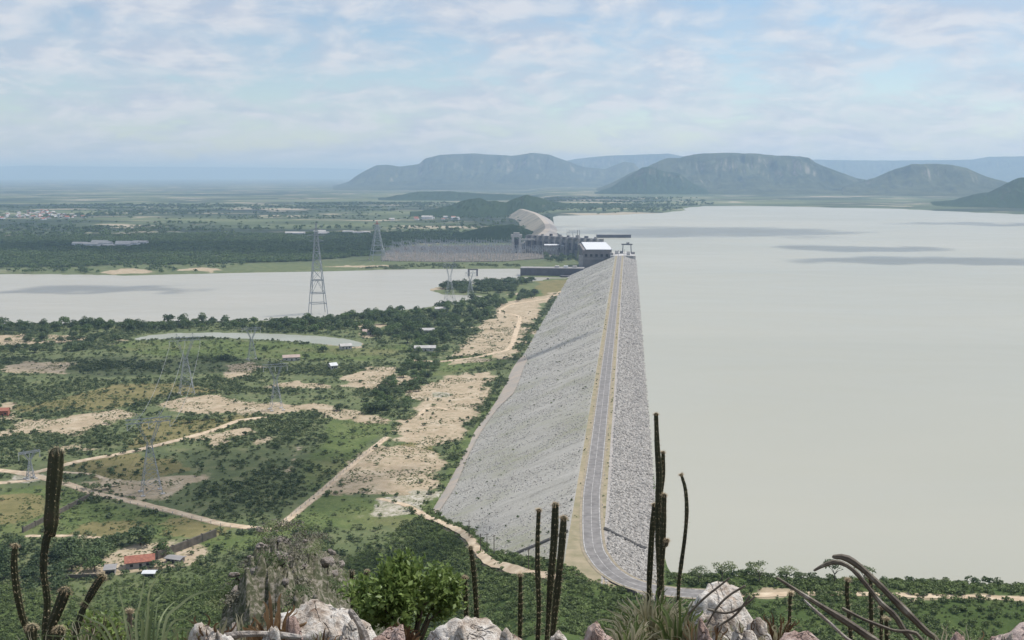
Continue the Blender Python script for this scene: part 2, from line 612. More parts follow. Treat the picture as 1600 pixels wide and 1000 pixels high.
Z_GRASS = [
    [(196, 534), (260, 531), (340, 530), (440, 534), (520, 540), (556, 545), (600, 542), (640, 538), (628, 556), (580, 562), (520, 560), (450, 560), (340, 560), (270, 556), (190, 548), (168, 540)],
    [(0, 760), (60, 756), (110, 764), (170, 785), (240, 800), (300, 812), (362, 826), (330, 838), (240, 842), (140, 838), (60, 842), (0, 850)],
    [(496, 774), (560, 778), (640, 782), (700, 780), (718, 800), (742, 842), (716, 848), (680, 838), (600, 828), (520, 827), (436, 830), (462, 808)],
    [(300, 852), (345, 838), (440, 828), (460, 836), (420, 852), (345, 872)],
    [(700, 560), (770, 552), (800, 546), (780, 574), (700, 585), (672, 588)],
    [(520, 650), (600, 652), (612, 668), (560, 712), (500, 768), (470, 752), (476, 715), (500, 680)],
    [(620, 690), (700, 702), (690, 716), (640, 704), (612, 698)],
    [(690, 700), (722, 690), (750, 650), (772, 612), (782, 620), (760, 665), (720, 735), (690, 770), (684, 760), (700, 725)],
    [(800, 462), (850, 452), (862, 458), (830, 466), (800, 474), (790, 476)],
]
Z_FIELD = [  # brown-olive pasture
    [(0, 772), (50, 769), (74, 780), (76, 800), (50, 814), (0, 820)],
    [(150, 815), (215, 812), (230, 830), (150, 842), (100, 838)],
    [(270, 812), (362, 824), (330, 838), (260, 836)],
    [(240, 655), (330, 652), (400, 648), (380, 660), (330, 676), (260, 695), (200, 700)],
    [(100, 722), (200, 708), (260, 716), (290, 735), (220, 748), (140, 748)],
    [(0, 640), (200, 600), (300, 600), (330, 612), (260, 622), (150, 640)],
    [(620, 700), (690, 716), (690, 702), (640, 690)],
    [(840, 440), (905, 436), (940, 430), (900, 450), (850, 470)],
]
Z_PALE = [  # grey-white rubble and gravel
    [(562, 808), (585, 782), (610, 776), (640, 776), (650, 792), (632, 806), (600, 812)],
    [(664, 617), (676, 613), (697, 614), (694, 620), (672, 622)],
    [(620, 780), (650, 772), (690, 770), (684, 780), (650, 786)],
    [(5, 750), (20, 744), (50, 744), (66, 750), (40, 757), (0, 758)],
]
Z_SANDH = [[(1190, 934), (1200, 922), (1260, 922), (1285, 926), (1290, 933)], [(1300, 934), (1320, 926), (1360, 927), (1420, 930), (1440, 935)], [(1420, 939), (1440, 933), (1520, 931), (1640, 935), (1640, 942), (1520, 937)],
           [(915, 893), (935, 896), (962, 906), (990, 915), (1010, 922), (960, 917), (925, 905)]]
DIRT_ROADS = [  # photo traces of the sandy tracks, width in metres
    ([(-60, 730), (0, 735), (45, 738), (75, 733), (130, 719), (190, 708), (250, 694), (300, 682), (340, 670), (372, 658), (412, 653)], 5.5),
    ([(-60, 758), (0, 754), (40, 750), (75, 746), (110, 757), (150, 771), (200, 782), (250, 795), (305, 809), (350, 820), (420, 829)], 5.0),
    ([(30, 738), (60, 744), (90, 751)], 6.0),
    ([(876, 456), (862, 464), (846, 468), (806, 474), (790, 479), (779, 489), (800, 491), (812, 497), (806, 520), (796, 545), (770, 553), (738, 560), (690, 565), (645, 563)], 5.0),
    ([(436, 824), (470, 796), (510, 763), (556, 722), (604, 684)], 4.0),
    ([(700, 640), (680, 636), (665, 640), (655, 650)], 3.5),
    ([(96, 737), (140, 740), (165, 748)], 2.5),
    ([(45, 838), (110, 838.5), (160, 842)], 3.0),
]
ZP = {k: [pl(p) for p in v] for k, v in dict(sand=Z_SAND, grass=Z_GRASS, field=Z_FIELD, pale=Z_PALE).items()}
ZP['sandh'] = [pl(p, 32.5) for p in Z_SANDH]
DR = [([(p.x, p.y) for p in smooth_line([at(px, py, 0.0) for px, py in L], 6)], w) for L, w in DIRT_ROADS]

DR.append(([(p.x, p.y) for p in smooth_line([Vector((a, b, 0)) for a, b in ((-128, 545), (-112, 534), (-97, 512), (-82, 482), (-68, 450), (-54, 406), (-42, 381), (-30, 364), (-22, 352))], 6)], 3.6))


def zone(kind, x, y, soft=13.0):
    """0..1 weight of a zone with an uneven edge"""
    best = np.full(x.shape, 30.0)
    for P in ZP[kind]:
        best = np.minimum(best, poly_sd(x, y, P, 30.0))
    best = best + (3.0 if kind == 'sand' else 0.0) + (fbm(x / 22.0, y / 22.0, 21, 3) - 0.5) * 34.0 * np.clip(np.hypot(x, y) / 1200, 0.3, 1.0)
    return sstep(soft, -soft, best)


def clearing(x, y):
    r = np.hypot(x, y)
    f = fbm(x / 70.0, y / 70.0, 91, 4, 0.55)
    return sstep(0.64, 0.72, f) * sstep(520, 600, r) * sstep(2200, 1500, r)


def cover_sand(x, y):
    s = zone('sand', x, y)
    g = np.maximum(zone('grass', x, y), zone('field', x, y))
    s = np.maximum(s, clearing(x, y) * 0.85 * (1 - g))
    for L, w in DR:
        s = np.maximum(s, sstep(w * 0.5 + 2.2, w * 0.5 - 1.0, line_d(x, y, L, 20)) * 0.9)
    return np.maximum(s, zone('sandh', x, y, 3.0))


# ------------------------------------------------------------------ ground material
def ground_material():
    m, t, b = new_mat('ground_cover')
    tcn = t.nodes.new('ShaderNodeTexCoord')
    v = tcn.outputs['Object']
    za = t.nodes.new('ShaderNodeAttribute'); za.attribute_name = 'zone_a'
    zb = t.nodes.new('ShaderNodeAttribute'); zb.attribute_name = 'zone_b'
    sa = t.nodes.new('ShaderNodeSeparateColor'); t.links.new(za.outputs['Color'], sa.inputs[0])
    sb = t.nodes.new('ShaderNodeSeparateColor'); t.links.new(zb.outputs['Color'], sb.inputs[0])
    sand, grass, field = sa.outputs[0], sa.outputs[1], sa.outputs[2]
    rock, far, pale = sb.outputs[0], sb.outputs[1], sb.outputs[2]
    n_big = noise(t, v, 1 / 90.0, 5.0, 0.6)
    n_mid = noise(t, v, 1 / 14.0, 5.0, 0.65)
    n_fine = noise(t, v, 1 / 1.6, 4.0, 0.65)
    scrub = ramp(t, [(0.25, (0.08, 0.10, 0.05)), (0.5, (0.125, 0.15, 0.068)), (0.75, (0.21, 0.205, 0.11))], n_mid)
    bare = ramp(t, [(0.25, (0.33, 0.25, 0.165)), (0.55, (0.47, 0.38, 0.27)), (0.8, (0.60, 0.52, 0.41))], n_mid)
    n_sm = noise(t, v, 1 / 5.0, 5.0, 0.7)
    bare = mixc(t, mth(t, 'MULTIPLY', n_fine, 0.35), bare, (0.30, 0.24, 0.15))
    bare = mixc(t, ramp(t, [(0.50, (0, 0, 0)), (0.66, (0.75, 0.75, 0.75))], n_sm), bare, (0.20, 0.18, 0.10))
    c = scrub
    gr = ramp(t, [(0.25, (0.06, 0.09, 0.028)), (0.5, (0.105, 0.14, 0.048)), (0.75, (0.17, 0.195, 0.075))], n_mid)
    gr = mixc(t, ramp(t, [(0.5, (0, 0, 0)), (0.75, (0.5, 0.5, 0.5))], n_fine), gr, (0.24, 0.25, 0.10))
    gr = mixc(t, ramp(t, [(0.50, (0, 0, 0)), (0.68, (0.7, 0.7, 0.7))], n_sm), gr, (0.075, 0.10, 0.04))
    gr = mixc(t, ramp(t, [(0.52, (0, 0, 0)), (0.70, (0.55, 0.55, 0.55))], n_big), gr, (0.24, 0.20, 0.11))

    def edge(w):
        k = mth(t, 'ADD', w, mth(t, 'MULTIPLY', mth(t, 'SUBTRACT', n_mid, 0.5), 0.9))
        k = mth(t, 'ADD', k, mth(t, 'MULTIPLY', mth(t, 'SUBTRACT', n_sm, 0.5), 0.8))
        return ramp(t, [(0.42, (0, 0, 0)), (0.60, (1, 1, 1))], k)
    c = mixc(t, edge(grass), c, gr)
    fl = ramp(t, [(0.3, (0.13, 0.125, 0.05)), (0.6, (0.215, 0.185, 0.085)), (0.8, (0.27, 0.215, 0.12))], n_mid)
    c = mixc(t, edge(field), c, fl)
    c = mixc(t, edge(sand), c, bare)
    pl_ = ramp(t, [(0.40, (0.17, 0.18, 0.10)), (0.52, (0.40, 0.36, 0.28)), (0.66, (0.58, 0.55, 0.49))], mth(t, 'ADD', mth(t, 'MULTIPLY', n_fine, 0.5), mth(t, 'MULTIPLY', n_sm, 0.5)))
    c = mixc(t, edge(pale), c, pl_)
    # far plain: broad belts of woodland, pasture and dry fields
    mp = t.nodes.new('ShaderNodeMapping'); mp.inputs['Scale'].default_value = (0.55, 1.0, 1.0)
    t.links.new(v, mp.inputs['Vector'])
    f1 = noise(t, mp.outputs[0], 1 / 700.0, 6.0, 0.62)
    f2 = noise(t, mp.outputs[0], 1 / 260.0, 6.0, 0.6, 0.6)
    farc = ramp(t, [(0.32, (0.024, 0.036, 0.024)), (0.45, (0.05, 0.068, 0.038)), (0.55, (0.115, 0.142, 0.07)), (0.68, (0.19, 0.20, 0.11))], f1)
    farc = mixc(t, ramp(t, [(0.56, (0, 0, 0)), (0.62, (0.85, 0.85, 0.85))], f2), farc, (0.42, 0.36, 0.27))
    c = mixc(t, far, c, farc)
    # near hillside: thick low green growth, stones at the top
    hl = ramp(t, [(0.25, (0.034, 0.054, 0.017)), (0.5, (0.066, 0.098, 0.03)), (0.72, (0.11, 0.135, 0.047)), (0.85, (0.15, 0.145, 0.072))], mth(t, 'ADD', mth(t, 'MULTIPLY', n_mid, 0.6), mth(t, 'MULTIPLY', n_fine, 0.4)))
    hz = t.nodes.new('ShaderNodeAttribute'); hz.attribute_name = 'hill'
    c = mixc(t, hz.outputs['Fac'], c, hl)
    c = mixc(t, mth(t, 'MULTIPLY', edge(sand), hz.outputs['Fac']), c, bare)
    n_r = noise(t, v, 5.0, 8.0, 0.75)
    rk = ramp(t, [(0.3, (0.035, 0.038, 0.024)), (0.47, (0.07, 0.072, 0.045)), (0.54, (0.16, 0.14, 0.11)), (0.60, (0.30, 0.265, 0.23)), (0.66, (0.09, 0.09, 0.055)), (0.8, (0.06, 0.07, 0.035))], n_r)
    c = mixc(t, rock, c, rk)
    t.links.new(c, b.inputs['Base Color'])
    b.inputs['Roughness'].default_value = 0.95
    b.inputs['Specular IOR Level'].default_value = 0.1
    bn = t.nodes.new('ShaderNodeBump'); bn.inputs['Strength'].default_value = 0.5; bn.inputs['Distance'].default_value = 0.35
    t.links.new(n_fine, bn.inputs['Height'])
    t.links.new(bn.outputs[0], b.inputs['Normal'])
    return m


# ------------------------------------------------------------------ ground sheet
def build_ground():
    rs = [0.6, 1.2, 2.0, 2.8, 3.4]
    while rs[-1] < 95: rs.append(rs[-1] * 1.022)
    while rs[-1] < 300: rs.append(rs[-1] * 1.03)
    dy = 168.0 * FPX / rs[-1]
    while dy > 26:
        dy -= 1.9
        rs.append(168.0 * FPX / dy)
    while rs[-1] < 60000: rs.append(rs[-1] * 1.12)
    rs = np.array(rs)
    ph = np.concatenate([np.arange(-180, -46, 4.0), np.arange(-46, 34, 0.12), np.arange(34, 180, 4.0)])
    ph = np.radians(ph)
    A, B = len(ph), len(rs)
    PH, RR = np.meshgrid(ph, rs)
    X = RR * np.sin(PH); Y = RR * np.cos(PH)
    Z = ground_z(X, Y)
    Z = np.where(RR > 20000, np.where(RR > 58000, 0, Z), Z)
    V = np.stack([X.ravel(), Y.ravel(), Z.ravel()], 1)
    i = np.arange(B - 1)[:, None] * A; j = np.arange(A)[None, :]; j2 = (j + 1) % A
    F = np.stack([(i + j).ravel(), (i + j2).ravel(), (i + A + j2).ravel(), (i + A + j).ravel()], 1)
    F = F[:, ::-1]
    me = mesh_np('ground', V, F, ground_material(), True)
    x, y, z = V.T
    r = np.hypot(x, y)
    sand = cover_sand(x, y); grass = zone('grass', x, y); field = zone('field', x, y); pale = zone('pale', x, y, 8.0)
    farw = sstep(1900, 2600, r) * (1 - sand)
    S = np.interp(np.degrees(np.arctan2(x, y)), S_PHI, S_VAL)
    hz = 168.0 * np.exp(-r / S) - 6.0
    hill = sstep(0.0, 4.0, hz) * (1 - sand)
    rock = np.maximum(sstep(14, 8, r), (spur_z(x, y) > z - 0.6) * 0.9 * sstep(120, 70, r))
    rock = np.clip(rock, 0, 1)
    for nm, ch in (('zone_a', (sand, grass, field)), ('zone_b', (rock, farw, pale))):
        at_ = me.color_attributes.new(nm, 'FLOAT_COLOR', 'POINT')
        d = np.ones((len(V), 4), np.float32)
        for k, c in enumerate(ch): d[:, k] = c
        at_.data.foreach_set('color', d.ravel())
    a2 = me.attributes.new('hill', 'FLOAT', 'POINT')
    a2.data.foreach_set('value', hill.astype(np.float32))
    return obj('ground', me, kind='structure', label='scrub covered plain and hillside with sandy clearings')


build_ground()


# ------------------------------------------------------------------ water
def water_material(name, c1, c2, scale):
    m, t, b = new_mat(name)
    tcn = t.nodes.new('ShaderNodeTexCoord')
    mp = t.nodes.new('ShaderNodeMapping'); mp.inputs['Scale'].default_value = (0.45, 1.0, 1.0)
    t.links.new(tcn.outputs['Object'], mp.inputs['Vector'])
    f = noise(t, mp.outputs[0], scale, 5.0, 0.55, 0.5)
    t.links.new(ramp(t, [(0.35, c2), (0.65, c1)], f), b.inputs['Base Color'])
    rg = noise(t, mp.outputs[0], scale * 3.0, 6.0, 0.65, 1.5)
    t.links.new(ramp(t, [(0.35, (0.30, 0.30, 0.30)), (0.65, (0.38, 0.38, 0.38))], rg), b.inputs['Roughness'])
    b.inputs['Specular IOR Level'].default_value = 0.25
    b.inputs['IOR'].default_value = 1.33
    bn = t.nodes.new('ShaderNodeBump'); bn.inputs['Strength'].default_value = 0.25; bn.inputs['Distance'].default_value = 0.25
    w = noise(t, mp.outputs[0], 0.35, 4.0, 0.6)
    t.links.new(w, bn.inputs['Height'])
    t.links.new(bn.outputs[0], b.inputs['Normal'])
    return m


def water_sheet(name, poly, z, mat, label):
    bm = bmesh.new()
    vs = [bm.verts.new((p[0], p[1], z)) for p in poly]
    f = bm.faces.new(vs)
    bm.normal_update()
    if f.normal.z < 0: f.normal_flip()
    bmesh.ops.triangulate(bm, faces=[f])
    me = bpy.data.meshes.new(name)
    bm.to_mesh(me); bm.free()
    me.materials.append(mat)
    return obj(name, me, kind='structure', label=label)


W_LAKE = water_material('silty_lake_water', (0.395, 0.383, 0.315), (0.352, 0.348, 0.286), 1 / 400.0)
W_RIVER = water_material('silty_river_water', (0.39, 0.37, 0.312), (0.36, 0.345, 0.29), 1 / 150.0)
W_POND = water_material('green_pond_water', (0.34, 0.345, 0.285), (0.29, 0.30, 0.24), 1 / 30.0)
water_sheet('reservoir', LAKE, LAKE_Z, W_LAKE, 'wide pale silty reservoir held behind the dam')
water_sheet('river', RIVER, RIVER_Z, W_RIVER, 'pale silty river below the dam')
water_sheet('lagoon', POND, -0.55, W_POND, 'narrow crescent lagoon beside the bright meadow')

# ------------------------------------------------------------------ dirt roads
M_DIRT = mat_simple('sandy_track', (0.62, 0.51, 0.37), (0.45, 0.34, 0.23), 0.25, 0.95, 0.1, 0.3, 1.0)


def drape(name, line, w, mat, dz=0.05, step=None, **kw):
    P = []
    for a, b in zip(line[:-1], line[1:]):
        a = Vector(a); b = Vector(b)
        n = max(1, int((b - a).length / 6.0))
        P += [a.lerp(b, k / n) for k in range(n)]
    P.append(Vector(line[-1]))
    rr = random.Random(len(P))
    vs, fs = [], []
    for i, p in enumerate(P):
        d = (P[min(i + 1, len(P) - 1)] - P[max(i - 1, 0)]).normalized()
        nn = Vector((d.y, -d.x))
        for s in (-0.5, -0.17, 0.17, 0.5):
            q = p + nn * (w * s * (1 + (rr.uniform(-0.18, 0.18) if abs(s) > 0.4 else 0)))
            vs.append((q.x, q.y, 0))
    v = np.array(vs)
    v[:, 2] = ground_z(v[:, 0], v[:, 1]) + dz
    # follow the ground sheet's own facets: stay above its neighbourhood
    v[:, 2] = np.maximum(v[:, 2], ground_z(v[:, 0] + 2, v[:, 1]) + dz * 0.6)
    v[:, 2] = np.maximum(v[:, 2], ground_z(v[:, 0], v[:, 1] + 3) + dz * 0.6)
    for i in range(len(P) - 1):
        for k in range(3):
            fs.append((4 * i + k, 4 * i + k + 1, 4 * i + k + 5, 4 * i + k + 4))
    return obj(name, mesh_np(name, v, np.array(fs), mat, True), **kw)


for L, w in DR:
    drape('dirt_road', L, w, M_DIRT, 0.12, kind='structure', label='sandy vehicle track across the scrub')

# ------------------------------------------------------------------ the embankment dam
M_FACE, t, b = new_mat('dam_rockfill')
v = t.nodes.new('ShaderNodeTexCoord').outputs['Object']
mp = t.nodes.new('ShaderNodeMapping'); mp.inputs['Scale'].default_value = (0.16, 1.0, 0.16); t.links.new(v, mp.inputs['Vector'])
streak = noise(t, mp.outputs[0], 1 / 6.0, 6.0, 0.66)
fine = noise(t, v, 0.9, 5.0, 0.7)
big = noise(t, v, 1 / 60.0, 4.0, 0.6)
c = ramp(t, [(0.34, (0.20, 0.19, 0.165)), (0.47, (0.36, 0.345, 0.305)), (0.58, (0.43, 0.41, 0.37)), (0.72, (0.50, 0.48, 0.435))], mth(t, 'ADD', mth(t, 'MULTIPLY', streak, 0.5), mth(t, 'MULTIPLY', fine, 0.5)))
c = mixc(t, ramp(t, [(0.50, (0, 0, 0)), (0.64, (0.65, 0.65, 0.65))], mth(t, 'ADD', mth(t, 'MULTIPLY', big, 0.6), mth(t, 'MULTIPLY', streak, 0.4))), c, (0.22, 0.225, 0.13))
t.links.new(c, b.inputs['Base Color'])
b.inputs['Roughness'].default_value = 0.95; b.inputs['Specular IOR Level'].default_value = 0.1
bn = t.nodes.new('ShaderNodeBump'); bn.inputs['Strength'].default_value = 0.6; bn.inputs['Distance'].default_value = 0.5
t.links.new(fine, bn.inputs['Height']); t.links.new(bn.outputs[0], b.inputs['Normal'])
M_RIP = mat_simple('riprap_base', (0.42, 0.39, 0.36), (0.25, 0.23, 0.21), 1.2, 0.95, 0.1, 0.6, 2.0)
M_CREST = mat_simple('crest_dry_grass', (0.36, 0.30, 0.205), (0.25, 0.225, 0.14), 0.18, 0.95, 0.1, 0.4, 1.2)
M_STONE = mat_simple('rock_grey', (0.45, 0.425, 0.39), (0.33, 0.31, 0.285), 0.5, 0.9, 0.15, rnd=0.22)
M_BERM = mat_simple('berm_dirt', (0.44, 0.37, 0.30), (0.36, 0.33, 0.29), 0.1, 0.95, 0.1, 0.3, 1.0)

dam = thing('dam', 'long grey rockfill embankment dam carrying a road along its crest', 'dam', (0, 0, 0))


def face_z(x):
    return np.interp(x, [-100.5, -98, -21.5, -20.9], [-1.2, 0.0, CREST_Z - 0.05, CREST_Z + 0.02])


def grid_mesh(name, xs, ys, zfun, mat):
    XX, YY = np.meshgrid(xs, ys)
    ZZ = zfun(XX, YY)
    V = np.stack([XX.ravel(), YY.ravel(), ZZ.ravel()], 1)
    A = len(xs)
    i = (np.arange(len(ys) - 1)[:, None] * A + np.arange(A - 1)[None, :]).ravel()
    return mesh_np(name, V, np.stack([i, i + 1, i + A + 1, i + A], 1), mat, True)


ysg = np.concatenate([np.arange(DAM_Y0, 800, 3.0), np.arange(800, DAM_Y1 + 1, 6.0)])


def z_down(x, y):
    return face_z(x) + (fbm(x / 5.0, y / 5.0, 31, 3) - 0.5) * 0.7 * sstep(-21, -24, x)


def z_up(x, y):
    return np.interp(x, [-7.6, -6.6, 5.0, 9.0, 26.0], [CREST_Z + 0.02, CREST_Z - 0.1, 28.6, 28.0, 20.0]) + (fbm(x / 3.0, y / 3.0, 33, 3) - 0.5) * 0.6 * sstep(-7, -4, x)


obj('downstream_face', grid_mesh('downstream_face', np.concatenate([np.arange(-100.5, -21, 2.4), [-21.0]]), ysg, z_down, M_FACE), dam)
obj('upstream_face', grid_mesh('upstream_face', np.arange(-7.6, 16.5, 1.5), ysg, z_up, M_RIP), dam)
obj('crest', grid_mesh('crest', np.linspace(-21.05, -7.55, 10), ysg, lambda x, y: CREST_Z + 0 * x + (fbm(x / 4.0, y / 6.0, 35, 3) - 0.5) * 0.12, M_CREST), dam)
# service berm worn along the downstream toe
yb = np.arange(DAM_Y0 + 140, 1000, 6.0)
vb, fb = [], []
for k, yy in enumerate(yb):
    x0 = -98.0 + 1.5 * math.sin(yy / 40.0)
    wv = np.interp(yy, [440, 560, 620, 760, 800, 960, 1000], [4, 6, 4, 6, 12, 11, 4])
    for s in (0.0, 0.5, 1.0):
        xx = x0 + wv * s
        vb.append((xx, yy, max(float(face_z(xx)), 0.0) + 0.55 + 0.15 * math.sin(3.1 * s)))
for k in range(len(yb) - 1):
    for s in range(2):
        fb.append((3 * k + s, 3 * k + s + 1, 3 * k + s + 4, 3 * k + s + 3))
obj('toe_berm', mesh_np('toe_berm', np.array(vb), np.array(fb), M_BERM, True), dam)

# road
M_ASPH = mat_simple('asphalt_sunbleached', (0.255, 0.24, 0.228), (0.17, 0.16, 0.152), 0.35, 0.85, 0.2, 0.2, 8.0)
M_PAINT = mat_simple('road_paint_worn', (0.60, 0.58, 0.54), (0.26, 0.25, 0.24), 0.7, 0.8, 0.2)
M_SHOULD = mat_simple('road_shoulder', (0.36, 0.30, 0.22), (0.25, 0.22, 0.16), 0.4, 0.95, 0.1)
ROADZ = CREST_Z + 0.12
vs, fs = strip(ROAD, 9.4, ROADZ - 0.02)
road_sh = mesh_np('road_shoulder', vs, fs, M_SHOULD)
vs, fs = strip(ROAD, 7.4, ROADZ)
vlen = len(vs)
vv = vs + [(p[0], p[1], p[2] - 0.35) for p in vs]
ff = list(fs) + [(2 * i, 2 * i + 2, 2 * i + 2 + vlen, 2 * i + vlen) for i in range(vlen // 2 - 1)] + [(2 * i + 1, 2 * i + 1 + vlen, 2 * i + 3 + vlen, 2 * i + 3) for i in range(vlen // 2 - 1)]
road = obj('road', mesh_np('road', vv, ff, M_ASPH), kind='structure', label='two lane asphalt road along the dam crest')
obj('shoulder', road_sh, road)
for off in (-3.35, 3.35):
    vs, fs = strip(ROAD, 0.24, ROADZ + 0.006, off)
    obj('edge_line', mesh_np('edge_line', vs, fs, M_PAINT), road)
vs, fs = strip(ROAD, 0.17, ROADZ + 0.006, 0.0)
obj('centre_line', mesh_np('centre_line', vs, fs, M_PAINT), road)
drape('dirt_road', SHORE_ROAD, 3.6, M_DIRT, 0.12, kind='structure', label='sandy track above the near shore of the reservoir')


# ------------------------------------------------------------------ scattered cover: one object, many small pieces
LIB = {}


def lib(name, meshes):
    c = bpy.data.collections.new(name)
    for k, me in enumerate(meshes):
        o = bpy.data.objects.new('%s_%02d' % (name, k), me)
        c.objects.link(o)
    return c


def scatter(name, pts, rotz, scl, collection, n_var, label=None, parent=None, tilt=0.0, seed=0, group=None, cat=None):
    pts = np.asarray(pts, np.float32)
    n = len(pts)
    me = bpy.data.meshes.new(name)
    me.vertices.add(n)
    me.vertices.foreach_set('co', pts.ravel())
    rr = np.random.default_rng(seed)
    rot = np.stack([rr.normal(0, tilt, n), rr.normal(0, tilt, n), rotz], 1).astype(np.float32) if tilt else np.stack([np.zeros(n), np.zeros(n), rotz], 1).astype(np.float32)
    scl = np.asarray(scl, np.float32)
    if scl.ndim == 1: scl = np.stack([scl] * 3, 1)
    for nm, d in (('rot', rot), ('scl', scl)):
        a = me.attributes.new(nm, 'FLOAT_VECTOR', 'POINT'); a.data.foreach_set('vector', d.ravel())
    a = me.attributes.new('idx', 'INT', 'POINT'); a.data.foreach_set('value', rr.integers(0, n_var, n).astype(np.int32))
    o = obj(name, me, parent, kind='stuff', label=label, cat=cat)
    g = bpy.data.node_groups.new(name, 'GeometryNodeTree')
    g.interface.new_socket('Geometry', in_out='INPUT', socket_type='NodeSocketGeometry')
    g.interface.new_socket('Geometry', in_out='OUTPUT', socket_type='NodeSocketGeometry')
    gi = g.nodes.new('NodeGroupInput'); go = g.nodes.new('NodeGroupOutput')
    ip = g.nodes.new('GeometryNodeInstanceOnPoints')
    ci = g.nodes.new('GeometryNodeCollectionInfo'); ci.inputs['Collection'].default_value = collection
    ci.inputs['Separate Children'].default_value = True; ci.inputs['Reset Children'].default_value = True
    ip.inputs['Pick Instance'].default_value = True
    for nm, typ, sock in (('rot', 'FLOAT_VECTOR', 'Rotation'), ('scl', 'FLOAT_VECTOR', 'Scale'), ('idx', 'INT', 'Instance Index')):
        na = g.nodes.new('GeometryNodeInputNamedAttribute'); na.data_type = typ; na.inputs['Name'].default_value = nm
        out = [s for s in na.outputs if s.enabled and s.name == 'Attribute'][0]
        if sock == 'Rotation':
            er = g.nodes.new('FunctionNodeEulerToRotation'); g.links.new(out, er.inputs[0]); out = er.outputs[0]
        g.links.new(out, ip.inputs[sock])
    g.links.new(gi.outputs[0], ip.inputs['Points'])
    g.links.new(ci.outputs[0], ip.inputs['Instance'])
    g.links.new(ip.outputs[0], go.inputs[0])
    md = o.modifiers.new('scatter', 'NODES'); md.node_group = g
    return o


def stone_mesh(name, seed, mat, sub=1, rough=0.35, flat=0.75):
    bm = bmesh.new()
    bmesh.ops.create_icosphere(bm, subdivisions=sub, radius=0.5)
    r = random.Random(seed)
    for v in bm.verts:
        v.co *= 1 + r.uniform(-rough, rough)
        v.co.z *= flat
        v.co.x *= 1.15
    me = bpy.data.meshes.new(name); bm.to_mesh(me); bm.free()
    me.materials.append(mat)
    return me


LIB['stone'] = lib('stone', [stone_mesh('stone', 100 + k, M_STONE) for k in range(5)])

# riprap blocks: upstream blanket of big pale blocks, downstream loose rockfill
n = 26000
yy = 345 + (1835 - 345) * rng.random(n) ** 1.5
xx = rng.uniform(-6.0, 14.0, n)
zz = z_up(xx, yy)
scatter('riprap', np.stack([xx, yy, zz], 1), rng.uniform(0, 6.28, n), rng.uniform(0.7, 1.7, n) * (0.8 + yy / 2500), LIB['stone'], 5, parent=dam, tilt=0.5, seed=1)
n = 30000
yy = 330 + (1835 - 330) * rng.random(n) ** 1.4
xx = rng.uniform(-97.0, -21.5, n)
k = fbm(xx / 24.0, yy / 9.0, 51, 3) > 0.40
xx, yy = xx[k], yy[k]
zz = z_down(xx, yy)
scatter('rockfill', np.stack([xx, yy, zz], 1), rng.uniform(0, 6.28, len(xx)), rng.uniform(0.3, 0.95, len(xx)) * (0.8 + yy / 2500), LIB['stone'], 5, parent=dam, tilt=0.5, seed=2)


# ------------------------------------------------------------------ far hills and mesas
def hill_material(name, c1, c2, cr):
    m, t, b = new_mat(name)
    v = t.nodes.new('ShaderNodeTexCoord').outputs['Object']
    f = noise(t, v, 1 / 170.0, 7.0, 0.68)
    g = noise(t, v, 1 / 900.0, 4.0, 0.5)
    c = ramp(t, [(0.3, c2), (0.7, c1)], mth(t, 'ADD', mth(t, 'MULTIPLY', f, 0.65), mth(t, 'MULTIPLY', g, 0.35)))
    geo = t.nodes.new('ShaderNodeNewGeometry')
    sp = t.nodes.new('ShaderNodeSeparateXYZ'); t.links.new(geo.outputs['Normal'], sp.inputs[0])
    steep = ramp(t, [(0.60, (1, 1, 1)), (0.88, (0, 0, 0))], sp.outputs[2])
    c = mixc(t, mth(t, 'MULTIPLY', steep, ramp(t, [(0.45, (0, 0, 0)), (0.6, (1, 1, 1))], f)), c, cr)
    t.links.new(c, b.inputs['Base Color'])
    b.inputs['Roughness'].default_value = 1.0; b.inputs['Specular IOR Level'].default_value = 0.0
    return m


M_HILL = hill_material('hill_scrub', (0.125, 0.135, 0.075), (0.022, 0.034, 0.02), (0.30, 0.27, 0.22))
M_WOOD = hill_material('hill_woodland', (0.05, 0.075, 0.035), (0.028, 0.045, 0.022), (0.16, 0.14, 0.1))


